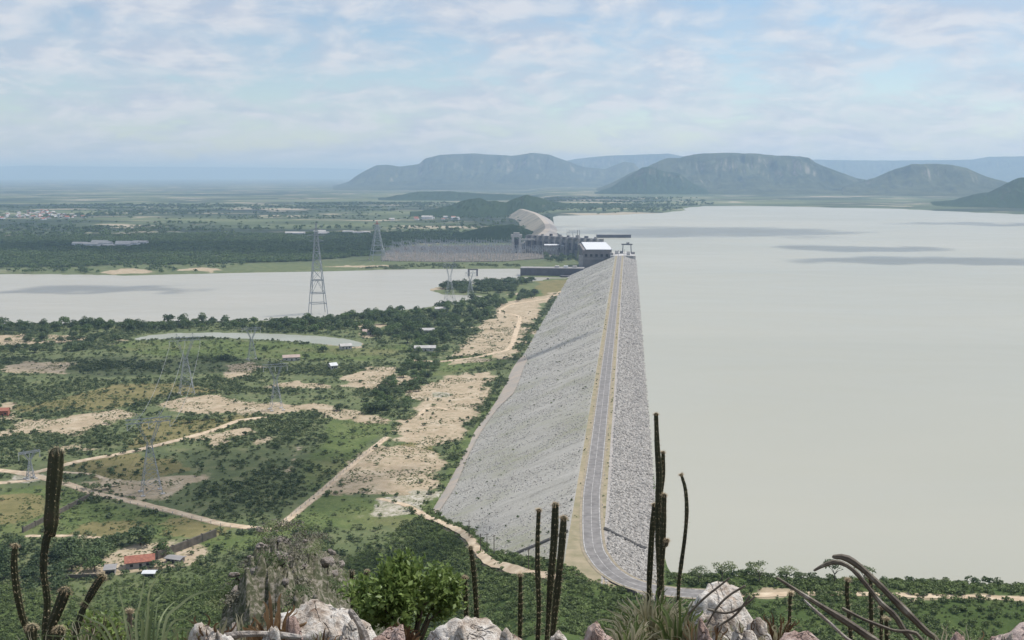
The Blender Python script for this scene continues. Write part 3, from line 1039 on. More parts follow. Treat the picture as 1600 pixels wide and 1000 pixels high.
def hill(name, sky_pts, D, depth, zb, mat, label, mesa=True, seed=0, rough=0.14, nrow=64):
    px = np.array([p[0] for p in sky_pts], float); py = np.array([p[1] for p in sky_pts], float)
    n = int(max(90, (px[-1] - px[0]) / 1.6))
    U = np.linspace(px[0], px[-1], n)
    Yk = np.interp(U, px, py)
    Yk = Yk - (fbm(U / 9.0, U * 0, 300 + seed, 3) - 0.5) * 1.6 * (9000.0 / max(D, 5000))
    ker = np.ones(3) / 3
    Yk = np.convolve(np.pad(Yk, 1, mode='edge'), ker, 'valid')
    T = np.linspace(-1, 1, nrow)
    if mesa:
        prof = np.interp(T, [-1, -0.62, -0.30, -0.18, -0.10, 0, 0.5, 1], [0, 0.15, 0.46, 0.66, 0.94, 1, 0.95, 0])
    else:
        prof = np.cos(T * math.pi / 2) ** 1.3
    V = np.zeros((nrow, n, 3))
    for k in range(n):
        d = ray(U[k], Yk[k]); h = math.hypot(d.x, d.y)
        dx, dyv = d.x / h, d.y / h
        zt = CAMZ + d.z / h * D
        dd = D + depth * T
        X = dx * dd; Yw = dyv * dd
        amp = max(zt - zb, 0.0)
        nz = fbm(X / (depth * 0.28) + seed, Yw / (depth * 0.28), 60 + seed, 5, 0.55) - 0.5
        gul = np.abs(fbm(X / (depth * 0.10), Yw / (depth * 0.42), 80 + seed, 4, 0.6) - 0.5) + 0.5 * np.abs(fbm(X / (depth * 0.035), Yw / (depth * 0.12), 180 + seed, 3) - 0.5)
        front = sstep(0.02, -0.12, T)
        z = zb - 2 + amp * prof * (1 + (nz * rough * 3 - gul * 1.25) * front * (1 - 0.4 * prof)) + nz * rough * amp * 0.2 * (1 - front)
        V[:, k, 0] = X; V[:, k, 1] = Yw; V[:, k, 2] = np.where(np.abs(T) > 0.99, zb - 4, z)
    V[:, 0, 2] = np.minimum(V[:, 0, 2], zb - 2); V[:, -1, 2] = np.minimum(V[:, -1, 2], zb - 2)
    i = (np.arange(nrow - 1)[:, None] * n + np.arange(n - 1)[None, :]).ravel()
    F = np.stack([i, i + 1, i + n + 1, i + n], 1)
    return obj(name, mesh_np(name, V.reshape(-1, 3), F, mat, True), kind='structure', label=label)


hill('distant_ridge', [(-500, 261), (-300, 260), (-100, 261), (0, 260), (55, 258.5), (110, 260), (300, 261), (450, 262), (540, 263), (600, 266), (640, 271)], 48000, 3500, 0, M_HILL, 'very faint long ridge across the plain', True, 1)
hill('hills', [(520, 293), (545, 284), (556, 275), (572, 266), (588, 258), (605, 257), (625, 260), (655, 256), (664, 247), (690, 241), (740, 239), (800, 243), (832, 238), (858, 241), (885, 251), (910, 260), (945, 264), (975, 252), (990, 254), (1010, 275), (1030, 288)], 14500, 2600, 6, M_HILL, 'hazy blue flat topped hills beyond the plain', True, 2)
hill('distant_ridge', [(860, 256), (900, 248), (950, 243), (1000, 241), (1045, 240), (1080, 246), (1130, 262)], 20000, 2500, 10, M_HILL, 'pale ridge peeping between the hazy hills', True, 3)
hill('mesa', [(925, 300), (960, 284), (985, 270), (1008, 262), (1032, 250), (1044, 246), (1060, 246), (1085, 240), (1130, 238.5), (1180, 239.5), (1215, 243), (1250, 244), (1264, 246), (1275, 254), (1300, 264), (1335, 277), (1380, 286), (1430, 296)], 9600, 1900, 28, M_HILL, 'broad flat topped mesa beyond the reservoir', True, 4, 0.16, 90)
hill('mesa_spur', [(925, 302), (955, 292), (985, 273), (1003, 261), (1015, 259), (1035, 266), (1060, 270), (1085, 288), (1120, 302)], 8300, 700, 28, M_WOOD, 'dark wooded spur in front of the mesa', False, 5)
hill('hill', [(1315, 292), (1345, 284), (1375, 274), (1400, 263), (1425, 256), (1450, 255), (1490, 257), (1510, 262), (1540, 275), (1570, 283), (1610, 294)], 8600, 1300, 28, M_HILL, 'rounded table hill to the right of the mesa', True, 6, 0.16)
hill('distant_ridge', [(1200, 262), (1262, 249), (1330, 250), (1400, 250.5), (1520, 249), (1545, 244.5), (1600, 244), (1750, 246), (2000, 252)], 22000, 3000, 20, M_HILL, 'faint level ridge behind the table hill', True, 7)
hill('hill', [(1400, 326), (1450, 318), (1495, 311), (1520, 303), (1545, 300), (1570, 287), (1590, 278), (1630, 270), (1700, 275), (1800, 292), (1900, 320)], 5600, 700, 28, M_WOOD, 'dark wooded hill at the right hand shore', False, 8)
hill('hill', [(640, 332), (690, 324), (728, 312), (748, 309), (760, 313), (790, 315), (808, 307), (824, 304), (845, 309), (880, 317), (940, 319), (1000, 321), (1045, 328), (1075, 334)], 4700, 420, 0, M_WOOD, 'low dark wooded hill where the far dam ends', False, 9)
hill('hill', [(560, 400), (620, 387), (700, 369), (750, 356), (778, 351), (800, 350), (825, 357), (850, 368), (880, 384)], 2950, 260, 0, M_WOOD, 'low dark wooded hill behind the switchyard', False, 10)
hill('hill', [(590, 310), (625, 304), (655, 299), (690, 298), (740, 301), (790, 303), (850, 306), (900, 311)], 7600, 500, -1, M_WOOD, 'small low rise far out on the plain', False, 12)


# ------------------------------------------------------------------ drifting clouds above the frame; they throw the shadows seen on plain and lake
M_CLOUD = bpy.data.materials.new('cloud_white'); M_CLOUD.use_nodes = True
t = M_CLOUD.node_tree; t.nodes.clear()
o_ = t.nodes.new('ShaderNodeOutputMaterial'); d_ = t.nodes.new('ShaderNodeBsdfDiffuse'); tr_ = t.nodes.new('ShaderNodeBsdfTranslucent'); mx_ = t.nodes.new('ShaderNodeMixShader')
tp_ = t.nodes.new('ShaderNodeBsdfTransparent'); mt_ = t.nodes.new('ShaderNodeMixShader'); ta_ = t.nodes.new('ShaderNodeAttribute'); ta_.attribute_name = 'thick'
t.links.new(ta_.outputs['Fac'], mt_.inputs[0]); t.links.new(tp_.outputs[0], mt_.inputs[1])
d_.inputs[0].default_value = (0.9, 0.9, 0.92, 1); tr_.inputs[0].default_value = (0.8, 0.82, 0.88, 1); mx_.inputs[0].default_value = 0.6
t.links.new(d_.outputs[0], mx_.inputs[1]); t.links.new(tr_.outputs[0], mx_.inputs[2]); t.links.new(mx_.outputs[0], mt_.inputs[2]); t.links.new(mt_.outputs[0], o_.inputs[0])
CLOUD_Z = 1350.0


def cloud(px, py, gzv, sx, sy, seed, rot=0.0):
    """a flat-based cumulus whose shadow falls at the ground point under the photo pixel"""
    g = at(px, py, gzv)
    k = (CLOUD_Z - gzv) / SUN_DIR.z
    c = g + SUN_DIR * k
    n1_, n2_ = 72, 40
    a = np.linspace(-1.25, 1.25, n1_); bb = np.linspace(-1.25, 1.25, n2_)
    A, B = np.meshgrid(a, bb)
    rr = np.hypot(A, B)
    hgt = fbm(A * 2.4 + seed * 7.7, B * 2.4 * sy / sx + seed, 200 + seed, 5, 0.58) - 0.44 + 0.30 * (1 - rr ** 2)
    keep = hgt > 0
    top = np.sqrt(np.clip(hgt, 0, None)) * min(sx, sy) * 0.9
    V = np.concatenate([np.stack([A.ravel() * sx, B.ravel() * sy, top.ravel()], 1), np.stack([A.ravel() * sx, B.ravel() * sy, -0.06 * top.ravel() - 1], 1)])
    i = (np.arange(n2_ - 1)[:, None] * n1_ + np.arange(n1_ - 1)[None, :])
    kf = (keep[:-1, :-1] | keep[1:, :-1] | keep[:-1, 1:] | keep[1:, 1:]).ravel()
    i = i.ravel()[kf]
    off_ = n1_ * n2_
    F = np.concatenate([np.stack([i, i + 1, i + n1_ + 1, i + n1_], 1), np.stack([i, i + n1_, i + n1_ + 1, i + 1], 1) + off_])
    me = mesh_np('cloud', V, F, M_CLOUD, True)
    assert len(me.vertices) == len(V)
    ta = me.attributes.new('thick', 'FLOAT', 'POINT')
    th = (sstep(0.0, 0.22, hgt) * 0.42).ravel().astype(np.float32)
    ta.data.foreach_set('value', np.concatenate([th, th]))
    return obj('cloud', me, None, c, rot, 'drifting white cumulus cloud over the valley', kind='structure')


cloud(380, 388, 0, 640, 190, 1)
cloud(690, 372, 0, 330, 260, 2)
cloud(60, 384, 0, 420, 160, 3)
cloud(1110, 362, 26, 330, 300, 4)
cloud(1470, 408, 26, 330, 90, 5)
cloud(1560, 350, 26, 330, 120, 6)
cloud(1340, 388, 26, 170, 90, 14)
cloud(150, 450, 0, 170, 60, 7)
cloud(560, 872, 6, 52, 24, 8, 0.25)
cloud(360, 735, 0, 95, 85, 9, 0.3)
cloud(845, 546, 12, 60, 12, 10, -0.3)
cloud(240, 570, 0, 130, 55, 12)

# ------------------------------------------------------------------ haze
M_HAZE = bpy.data.materials.new('haze_air'); M_HAZE.use_nodes = True
t = M_HAZE.node_tree; t.nodes.clear()
o_ = t.nodes.new('ShaderNodeOutputMaterial')
pv = t.nodes.new('ShaderNodeVolumePrincipled')
pv.inputs['Color'].default_value = (0.48, 0.70, 1.0, 1)
pv.inputs['Absorption Color'].default_value = (0.22, 0.22, 0.22, 1)
pv.inputs['Density'].default_value = 6.8e-5
pv.inputs['Anisotropy'].default_value = 0.15
t.links.new(pv.outputs[0], o_.inputs['Volume'])
hb = MB().box((0, 0, 302.0), (124000, 124000, 620.0))
haze = hb.build('haze', M_HAZE, kind='stuff', label='pale blue summer haze over the valley')
# ------------------------------------------------------------------ trees and shrubs
M_LEAF_D = mat_leaf('leaf_dark', (0.14, 0.19, 0.08), (0.065, 0.095, 0.043), 0.5)
M_LEAF_G = mat_leaf('leaf_green', (0.16, 0.225, 0.08), (0.075, 0.115, 0.042), 0.5)
M_LEAF_S = mat_leaf('leaf_scrub', (0.21, 0.245, 0.115), (0.10, 0.135, 0.06), 0.6, 0.9, 0.3)
M_LEAF_H = mat_leaf('leaf_hillside', (0.18, 0.235, 0.078), (0.085, 0.115, 0.04), 0.7, 0.6, 0.2)
M_BARK = mat_simple('bark', (0.17, 0.14, 0.11), (0.08, 0.065, 0.05), 3.0, 0.9, 0.1)


def leaf_cloud(seed, w, h, n, leaf, z0, lobes=9, flat=1.0, spread=0.62, low=0.30):
    """n leaf clumps on the shells of overlapping lobes filling a crown w wide, h tall, starting at z0"""
    r = np.random.default_rng(seed)
    a = r.uniform(0, 2 * np.pi, lobes); d = np.sqrt(r.random(lobes)) * spread
    lc = np.stack([np.cos(a) * d * w / 2, np.sin(a) * d * w / 2, z0 + h * (low + (0.72 - low) * r.random(lobes) * (1.15 - d))], 1)
    lr = w * r.uniform(0.17, 0.30, lobes)
    li = r.choice(lobes, n, p=lr ** 2 / (lr ** 2).sum())
    dr = r.normal(size=(n, 3)); dr /= np.linalg.norm(dr, axis=1)[:, None]
    dr[:, 2] = np.where(dr[:, 2] < -0.35, -dr[:, 2], dr[:, 2])
    rad = lr[li] * (0.55 + 0.5 * r.random(n) ** 0.6)
    c = lc[li] + dr * rad[:, None] * np.array([1, 1, 0.8 * h / w * 1.35 * flat])
    c[:, 2] = np.clip(c[:, 2], z0 * 0.9 + 0.02 * h, None)
    nrm = dr * 0.6 + r.normal(size=(n, 3)) * 0.55 + np.array([0, 0, 0.35])
    nrm /= np.linalg.norm(nrm, axis=1)[:, None]
    ref = r.normal(size=(n, 3))
    u = np.cross(nrm, ref); u /= np.linalg.norm(u, axis=1)[:, None]
    v = np.cross(nrm, u)
    s = leaf * r.uniform(0.55, 1.25, n)[:, None]
    P = np.stack([c - u * s * 0.5, c + v * s * 0.36 + nrm * s * 0.1, c + u * s * 0.5, c - v * s * 0.36 + nrm * s * 0.1], 1).reshape(-1, 3)
    F = np.arange(n * 4).reshape(n, 4)
    return P, F


def trunk_mesh(name, seed, h, r0, spread):
    r = random.Random(seed)
    mb = MB()
    top = Vector((r.uniform(-.1, .1) * h, r.uniform(-.1, .1) * h, h))
    mb.tube([(0, 0, -0.3), (r.uniform(-.05, .05) * h, r.uniform(-.05, .05) * h, h * 0.5), top], [r0 * 1.3, r0, r0 * 0.75], 6)
    for k in range(5):
        a = 2 * math.pi * k / 5 + r.uniform(-.4, .4)
        e = top + Vector((math.cos(a) * spread, math.sin(a) * spread, spread * r.uniform(0.5, 1.0)))
        m_ = top.lerp(e, 0.5) + Vector((0, 0, spread * 0.12))
        mb.tube([top - Vector((0, 0, h * 0.12)), m_, e], [r0 * 0.6, r0 * 0.4, r0 * 0.12], 5)
    return mb.mesh(name, M_BARK, True)


CROWN = {'dark': [], 'green': [], 'thorn': []}
TRUNK = {'dark': [], 'green': [], 'thorn': []}
for k in range(5):
    for nm, mat in (('dark', M_LEAF_D), ('green', M_LEAF_G)):
        P, F = leaf_cloud(300 + k, 9.5, 6.8, 640, 1.0, 0.25, 13, 1.0, 0.66, 0.2)
        CROWN[nm].append(mesh_np('crown', P, F, mat))
        TRUNK[nm].append(trunk_mesh('trunk', 320 + k, 2.6, 0.24, 2.2))
    P, F = leaf_cloud(340 + k, 6.0, 3.2, 420, 0.42, 2.3, 8, 0.8, 0.8)
    CROWN['thorn'].append(mesh_np('crown', P, F, M_LEAF_S))
    TRUNK['thorn'].append(trunk_mesh('trunk', 350 + k, 2.2, 0.13, 1.7))
SHRUB = []
for k in range(5):
    P, F = leaf_cloud(380 + k, 3.4, 2.3, 150, 0.55, 0.1, 6)
    SHRUB.append(mesh_np('shrub', P, F, M_LEAF_D if k % 2 else M_LEAF_S))
tree_n = 0


def tree(name, p, size, kind, label, group, squash=1.0):
    global tree_n
    k = tree_n % 5
    tree_n += 1
    s = size / (9.5 if kind != 'thorn' else 6.0)
    t_ = thing(name, label, 'tree', (p[0], p[1], p[2]), random.uniform(0, 6.28), group, (s, s * random.uniform(0.9, 1.1), s * squash))
    obj('trunk', TRUNK[kind][k], t_)
    obj('crown', CROWN[kind][k], t_)
    return t_


def shrub(p, size, label, group, squash=1.0):
    global tree_n
    tree_n += 1
    s = size / 3.4
    return obj('shrub', SHRUB[tree_n % 5], None, (p[0], p[1], p[2] - 0.1), random.uniform(0, 6.28), label, 'shrub', group, None, (s, s, s * squash))


def spread_in(poly_px, n, dmin, z=0.0, seed=0):
    """points spread over the ground inside a traced outline, no closer than dmin metres"""
    P = np.array(pl(poly_px, z)); r = np.random.default_rng(seed)
    q = np.stack([r.uniform(P[:, 0].min(), P[:, 0].max(), n * 40), r.uniform(P[:, 1].min(), P[:, 1].max(), n * 40)], 1)
    q = q[poly_sd(q[:, 0], q[:, 1], P, 10) < 0]
    out = []
    for a in q:
        if all((a[0] - b[0]) ** 2 + (a[1] - b[1]) ** 2 > dmin * dmin for b in out):
            out.append(a)
            if len(out) >= n: break
    out = np.array(out)
    zz = ground_z(out[:, 0], out[:, 1])
    return [Vector((a[0], a[1], z_)) for a, z_ in zip(out, zz)]


GROVE = [(-30, 511), (150, 506), (300, 504), (420, 501), (520, 496), (600, 488), (660, 483), (700, 477), (745, 469), (790, 464), (845, 458), (826, 468), (786, 476), (766, 494), (735, 515), (700, 540), (660, 545), (620, 532), (575, 529), (540, 523), (430, 516), (330, 514), (260, 516), (190, 520), (60, 522), (-30, 524)]
for p in spread_in(GROVE, 290, 7.6, 0, 1):
    if p.z > -1.0:
        kd = 'dark' if random.random() < 0.62 else 'green'; sz = random.uniform(8.5, 15.0)
        lb = {'dark': 'dark green', 'green': 'brighter green'}[kd]
        tree('riverside_tree', p, sz, kd, ('large %s spreading tree in the grove along the near river bank' if sz > 12 else 'smaller %s tree in the grove along the near river bank') % lb, 'trees of the near river bank grove', random.uniform(0.85, 1.15))
for p in spread_in([(-30, 526), (60, 524), (150, 524), (185, 530), (160, 545), (60, 556), (-30, 560)], 46, 8.0, 0, 2):
    tree('scrub_tree', p, random.uniform(7.0, 13.0), 'dark', 'dark bushy tree between the lagoon end and the sandy clearing', 'trees left of the crescent lagoon', 0.9)
for p in spread_in([(676, 452), (692, 448), (740, 444), (790, 441.5), (836, 440.5), (806, 450), (800, 457), (760, 458), (700, 456.5)], 75, 6.5, 0, 3):
    if p.z > -1.2:
        tree('peninsula_tree', p, random.uniform(11, 16), 'dark', 'dense dark tree on the wooded tongue of land in the river', 'trees on the river peninsula')
for p in spread_in([(640, 540), (700, 545), (690, 565), (660, 600), (640, 640), (600, 650), (560, 640), (600, 600), (630, 570)], 70, 7.5, 0, 4):
    kd = 'green' if random.random() < 0.5 else 'dark'
    tree('scrub_tree', p, random.uniform(6, 10.5), kd, {'green': 'light', 'dark': 'dark'}[kd] + ' green tree in the leafy belt beside the sandy strip', 'trees of the belt beside the sandy strip', 0.85)
for px, py, s in ((352, 563, 12), (583, 645, 15), (600, 640, 12), (296, 660, 9), (322, 656, 6), (430, 700, 6), (530, 641, 9), (505, 600, 8), (458, 615, 7), (415, 548, 8), (505, 550, 11), (478, 560, 8)):
    tree('lone_tree', drop(px, py), s, 'dark', 'round dark tree standing apart on open ground', 'round trees apart on open ground', 0.85)
# farm trees
for px, py, s, kd, lb in ((220, 852, 15, 'dark', 'tall spreading tree behind the red roofed farmhouse'), (176, 853, 9, 'dark', 'small round tree just left of the tall farm tree'),
                          (255, 868, 9, 'green', 'low round tree beside the dark boundary wall'), (148, 892, 10, 'green', 'pale leafed tree at the end of the farm orchard')):
    tree('farm_tree', drop(px, py), s, kd, lb, None)
for px, py, s in ((105, 868, 13), (132, 878, 12), (152, 872, 10), (92, 880, 11), (70, 880, 11), (112, 892, 10), (82, 908, 12), (95, 920, 10), (120, 862, 10), (160, 860, 9), (58, 890, 8), (48, 905, 9)):
    tree('orchard_tree', drop(px, py), s, 'dark', 'dark green orchard tree in the cluster beside the farmyard', 'orchard trees beside the farmyard', 0.95)
for px, py, s in ((8, 872, 9), (14, 890, 9), (6, 905, 10), (20, 856, 6), (35, 862, 6), (30, 848, 5)):
    tree('orchard_tree', drop(px, py), s, 'dark', 'dark upright tree at the edge of the pasture', 'trees at the pasture edge', 1.2)
for px, py, s, lb in ((1186, 913, 8.5, 'small thorn tree on the shore left of the leaning stems'), (1228, 913, 6.5, 'thorn tree on the shore behind the lower leaning stem'), (1252, 913, 4.5, 'smallest thorn tree on the reservoir shore'),
                      (1304, 914, 9, 'wide crowned thorn tree under the arching stem'), (1350, 916, 8, 'thorn tree seen behind the crossing leaning stems'), (1128, 912, 9, 'thorn tree peeping over the white boulder'), (1092, 914, 7, 'low thorn tree behind the thin curved cactus')):
    tree('thorn_tree', drop(px, py, 28), s, 'thorn', lb, None, 1.1)
for p in spread_in([(1080, 914), (1160, 912), (1300, 914), (1400, 916), (1480, 918), (1600, 925), (1600, 930), (1480, 926), (1380, 922), (1180, 920), (1090, 920)], 80, 4.0, 28, 6):
    shrub(p, random.uniform(3.0, 6.0), 'low green thicket shrub along the near reservoir shore', 'shore thicket shrubs', 0.9)
for p in spread_in([(846, 408), (862, 396), (895, 393), (900, 408), (880, 414), (850, 414)], 16, 11, 0, 7):
    tree('garden_tree', p, random.uniform(12, 19), 'dark', 'deep green garden tree beside the powerhouse', 'garden trees beside the powerhouse')
for px, py, s in ((150, 766, 8), (135, 764, 7), (165, 765, 7), (180, 760, 5), (335, 867, 5), (160, 908, 6), (172, 905, 5), (240, 888, 7), (252, 890, 6), (225, 893, 5), (255, 850, 5), (268, 872, 6), (300, 866, 4), (400, 832, 5), (395, 826, 6), (430, 834, 6), (555, 824, 4), (563, 822, 3), (595, 826, 4), (720, 804, 3)):
    shrub(drop(px, py), s, 'rounded shrub standing on the farm fields', 'shrubs on the farm fields', 0.8)

# ---- scrub that nobody could count
SC = []
for k in range(6):
    P, F = leaf_cloud(400 + k, 3.6, 2.2, 64, 0.85, 0.05, 6)
    SC.append(mesh_np('scrub', P, F, M_LEAF_S if k < 4 else M_LEAF_D))
LIB['scrub'] = lib('scrub', SC)
HS = []
for k in range(6):
    P, F = leaf_cloud(430 + k, 2.2, 1.3, 60, 0.5, 0.02, 6)
    HS.append(mesh_np('undergrowth', P, F, M_LEAF_H))
LIB['under'] = lib('undergrowth', HS)
FT = []
for k in range(5):
    P, F = leaf_cloud(460 + k, 9.0, 6.0, 60, 2.4, 0.1, 7)
    FT.append(mesh_np('far_tree', P, F, M_LEAF_D if k % 2 else M_LEAF_G))
LIB['far'] = lib('far_tree', FT)


def sector(n, r0, r1, p0, p1, seed):
    r = np.random.default_rng(seed)
    rr = np.sqrt(r.uniform(r0 * r0, r1 * r1, n)); ph = np.radians(r.uniform(p0, p1, n))
    return rr * np.sin(ph), rr * np.cos(ph), r


def on_land(x, y, m=4.0):
    return (poly_sd(x, y, RIVER, 20) > m) & (poly_sd(x, y, POND, 20) > m) & (poly_sd(x, y, LAKE, 20) > m) & ~((x > -101) & (x < 15) & (y > dam_end(x) + 2) & (y < 1860))


x, y, r_ = sector(170000, 470, 1350, -40, -1, 71)
S_ = np.interp(np.degrees(np.arctan2(x, y)), S_PHI, S_VAL)
hz_ = 168.0 * np.exp(-np.hypot(x, y) / S_) - 6.0
sand_ = cover_sand(x, y); gr_ = zone('grass', x, y); fi_ = zone('field', x, y); pa_ = zone('pale', x, y)
dens_ = (1 - np.clip(sand_ * 1.25, 0, 1)) * (1 - 0.93 * gr_) * (1 - 0.93 * fi_) * (1 - pa_) * (0.12 + 0.88 * sstep(0.38, 0.54, fbm(x / 48.0, y / 48.0, 95, 4)))
k = (r_.random(len(x)) < dens_ * 0.62 + 0.010) & (hz_ < 1.5) & on_land(x, y)
x, y = x[k], y[k]
sc_ = 0.4 + 1.05 * r_.random(len(x)) ** 2.0
scatter('scrubland', np.stack([x, y, ground_z(x, y) - 0.1], 1), r_.uniform(0, 6.28, len(x)), np.stack([sc_, sc_, sc_ * r_.uniform(0.7, 1.05, len(x))], 1), LIB['scrub'], 6, 'low grey green thorn scrub spread over the plain', seed=3)
x, y, r_ = sector(115000, 285, 600, -36, 26, 72)
S_ = np.interp(np.degrees(np.arctan2(x, y)), S_PHI, S_VAL)
hz_ = 168.0 * np.exp(-np.hypot(x, y) / S_) - 6.0
dens_ = sstep(0.0, 3.0, hz_) * (1 - cover_sand(x, y)) * (0.35 + 0.65 * sstep(0.35, 0.55, fbm(x / 20.0, y / 20.0, 96, 4)))
k = (r_.random(len(x)) < dens_) & on_land(x, y, 1.0) & (line_d(x, y, ROAD, 30) > 6.5)
x, y = x[k], y[k]
sc_ = 0.4 + 1.1 * r_.random(len(x)) ** 2
scatter('undergrowth', np.stack([x, y, ground_z(x, y) - 0.08], 1), r_.uniform(0, 6.28, len(x)), sc_, LIB['under'], 6, 'thick green undergrowth on the slope below the viewpoint', seed=4)
x, y, r_ = sector(42000, 1700, 6500, -40, 20, 73)
dens_ = sstep(0.44, 0.60, fbm(x / 420.0, y / 260.0, 97, 5, 0.6)) * (1 - cover_sand(x, y)) * 0.6 + 0.02
dens_ = np.where((np.hypot(x, y) < 2900) & (x < -200), np.maximum(dens_, 0.75 * (1 - cover_sand(x, y))), dens_)
k = (r_.random(len(x)) < dens_) & on_land(x, y, 8.0) & (x < 400 - 0.0 * y) & ~((x > -760 + 0.02 * y) & (y < 2700) & (x < 60))
x, y = x[k], y[k]
scatter('far_woodland', np.stack([x, y, ground_z(x, y) - 0.2], 1), r_.uniform(0, 6.28, len(x)), r_.uniform(0.7, 1.5, len(x)) * (0.8 + np.hypot(x, y) / 9000), LIB['far'], 5, 'belts of far woodland on the plain beyond the river', seed=5)
bank = pl([(560, 420), (640, 413), (760, 413), (812, 414), (812, 418), (700, 419), (600, 420)])
x, y, r_ = sector(9000, 1780, 2100, -20, -4, 76)
k = (poly_sd(x, y, bank, 10) < 0) & (fbm(x / 30.0, y / 30.0, 77, 3) > 0.46) & on_land(x, y, 2.0)
x, y = x[k], y[k]
scatter('bank_scrub', np.stack([x, y, ground_z(x, y) - 0.1], 1), r_.uniform(0, 6.28, len(x)), r_.uniform(0.5, 1.6, len(x)), LIB['scrub'], 6, 'patchy scrub along the far river bank below the switchyard', seed=8)
belt = pl([(-60, 362), (200, 364), (420, 366), (620, 362), (740, 358), (800, 366), (700, 378), (604, 386), (575, 400), (480, 408), (320, 412), (160, 416), (-60, 420)])
x, y, r_ = sector(75000, 1850, 3250, -36, -9, 78)
k = (poly_sd(x, y, belt, 10) < 0) & (r_.random(len(x)) < 0.25 + 0.75 * sstep(0.36, 0.52, fbm(x / 120.0, y / 90.0, 79, 4))) & on_land(x, y, 6.0) & (cover_sand(x, y) < 0.4)
x, y = x[k], y[k]
scatter('river_forest', np.stack([x, y, ground_z(x, y) - 0.3], 1), r_.uniform(0, 6.28, len(x)), r_.uniform(0.6, 1.25, len(x)), LIB['far'], 5, 'dark belt of forest on the far side of the river', seed=9)
# small tufts that break up the bare earth and the grass
x, y, r_ = sector(150000, 480, 1250, -38, -4, 80)
sand_ = cover_sand(x, y); gr_ = np.maximum(zone('grass', x, y), zone('field', x, y))
road_ = np.full(x.shape, 20.0)
for L, w in DR: road_ = np.minimum(road_, line_d(x, y, L, 20) - w * 0.5)
dens_ = np.clip(np.maximum(sand_, gr_) * 1.4, 0, 1) * sstep(0.46, 0.62, fbm(x / 17.0, y / 17.0, 81, 4, 0.6)) * sstep(-0.3, 1.5, road_)
S_ = np.interp(np.degrees(np.arctan2(x, y)), S_PHI, S_VAL)
k = (r_.random(len(x)) < dens_ * 0.75) & on_land(x, y, 2.0) & (168.0 * np.exp(-np.hypot(x, y) / S_) - 6.0 < 3.0)
x, y = x[k], y[k]
scatter('grass_clumps', np.stack([x, y, ground_z(x, y) - 0.05], 1), r_.uniform(0, 6.28, len(x)), np.stack([r_.uniform(0.25, 0.85, len(x)), r_.uniform(0.25, 0.85, len(x)), r_.uniform(0.15, 0.45, len(x))], 1), LIB['under'], 6, 'low tufts dotted over bare earth and pasture', seed=10)
# weeds rooted among the dam stones and along the crest
n = 330
r_ = np.random.default_rng(75)
yy = 380 + 1300 * r_.random(n) ** 1.3; xx = r_.uniform(-95, -22, n)
k = fbm(xx / 18.0, yy / 40.0, 98, 3) > 0.45
xx, yy = xx[k], yy[k]
xc = np.concatenate([r_.uniform(-20.5, -18.8, 60), r_.uniform(-9.0, -7.6, 60)]); yc = 420 + 1200 * r_.random(120)
xt = r_.uniform(-106, -97, 900); yt = 400 + 1150 * r_.random(900)
kt = fbm(yt / 30.0, xt * 0, 99, 3) > 0.42
X = np.concatenate([xx, xc, xt[kt]]); Y = np.concatenate([yy, yc, yt[kt]])
Zw = np.concatenate([z_down(xx, yy), np.full(120, CREST_Z), np.maximum(ground_z(xt[kt], yt[kt]), face_z(xt[kt]))]) - 0.05
sw = np.concatenate([r_.uniform(0.22, 0.6, len(xx)), r_.uniform(0.15, 0.4, 120), r_.uniform(0.4, 1.2, kt.sum())])
scatter('weeds', np.stack([X, Y, Zw], 1), r_.uniform(0, 6.28, len(X)), sw, LIB['scrub'], 6, 'weeds rooted between the stones and along the toe of the dam', seed=6)
# ------------------------------------------------------------------ transmission towers
M_STEEL = mat_simple('galvanised_steel', (0.46, 0.48, 0.50), (0.34, 0.36, 0.38), 0.5, 0.5, 0.4, metal=0.3)
M_RED = mat_simple('tower_red_band', (0.50, 0.24, 0.20), (0.42, 0.2, 0.17), 0.5, 0.6, 0.3)
M_CONC = mat_simple('concrete_weathered', (0.34, 0.325, 0.31), (0.24, 0.23, 0.225), 0.12, 0.9, 0.15, 0.2, 0.6)
M_CONCD = mat_simple('concrete_dark', (0.15, 0.14, 0.15), (0.10, 0.095, 0.105), 0.08, 0.9, 0.15)
M_CONCL = mat_simple('concrete_pale', (0.55, 0.53, 0.50), (0.42, 0.40, 0.38), 0.2, 0.9, 0.15)
M_WHITE = mat_simple('white_sheet_metal', (0.72, 0.72, 0.72), (0.60, 0.61, 0.62), 0.3, 0.5, 0.3)
M_PINK = mat_simple('pale_pink_render', (0.52, 0.40, 0.35), (0.42, 0.33, 0.29), 0.3, 0.9, 0.1)
M_TILE = mat_simple('clay_tile', (0.40, 0.17, 0.115), (0.27, 0.11, 0.08), 1.2, 0.85, 0.15, 0.4, 3.0)
M_DARKG = mat_simple('dark_opening', (0.03, 0.03, 0.035), (0.02, 0.02, 0.022), 0.3, 0.6, 0.3)


def lattice(mb, levels, brace):
    """X bracing between square levels [(z, half width)], plus a ring at each level"""
    for (z0, h0), (z1, h1) in zip(levels[:-1], levels[1:]):
        c0 = [Vector((sx * h0, sy * h0, z0)) for sx, sy in ((-1, -1), (1, -1), (1, 1), (-1, 1))]
        c1 = [Vector((sx * h1, sy * h1, z1)) for sx, sy in ((-1, -1), (1, -1), (1, 1), (-1, 1))]
        for k in range(4):
            j = (k + 1) % 4
            mb.bar(c0[k], c1[j], brace); mb.bar(c0[j], c1[k], brace); mb.bar(c1[k], c1[j], brace)


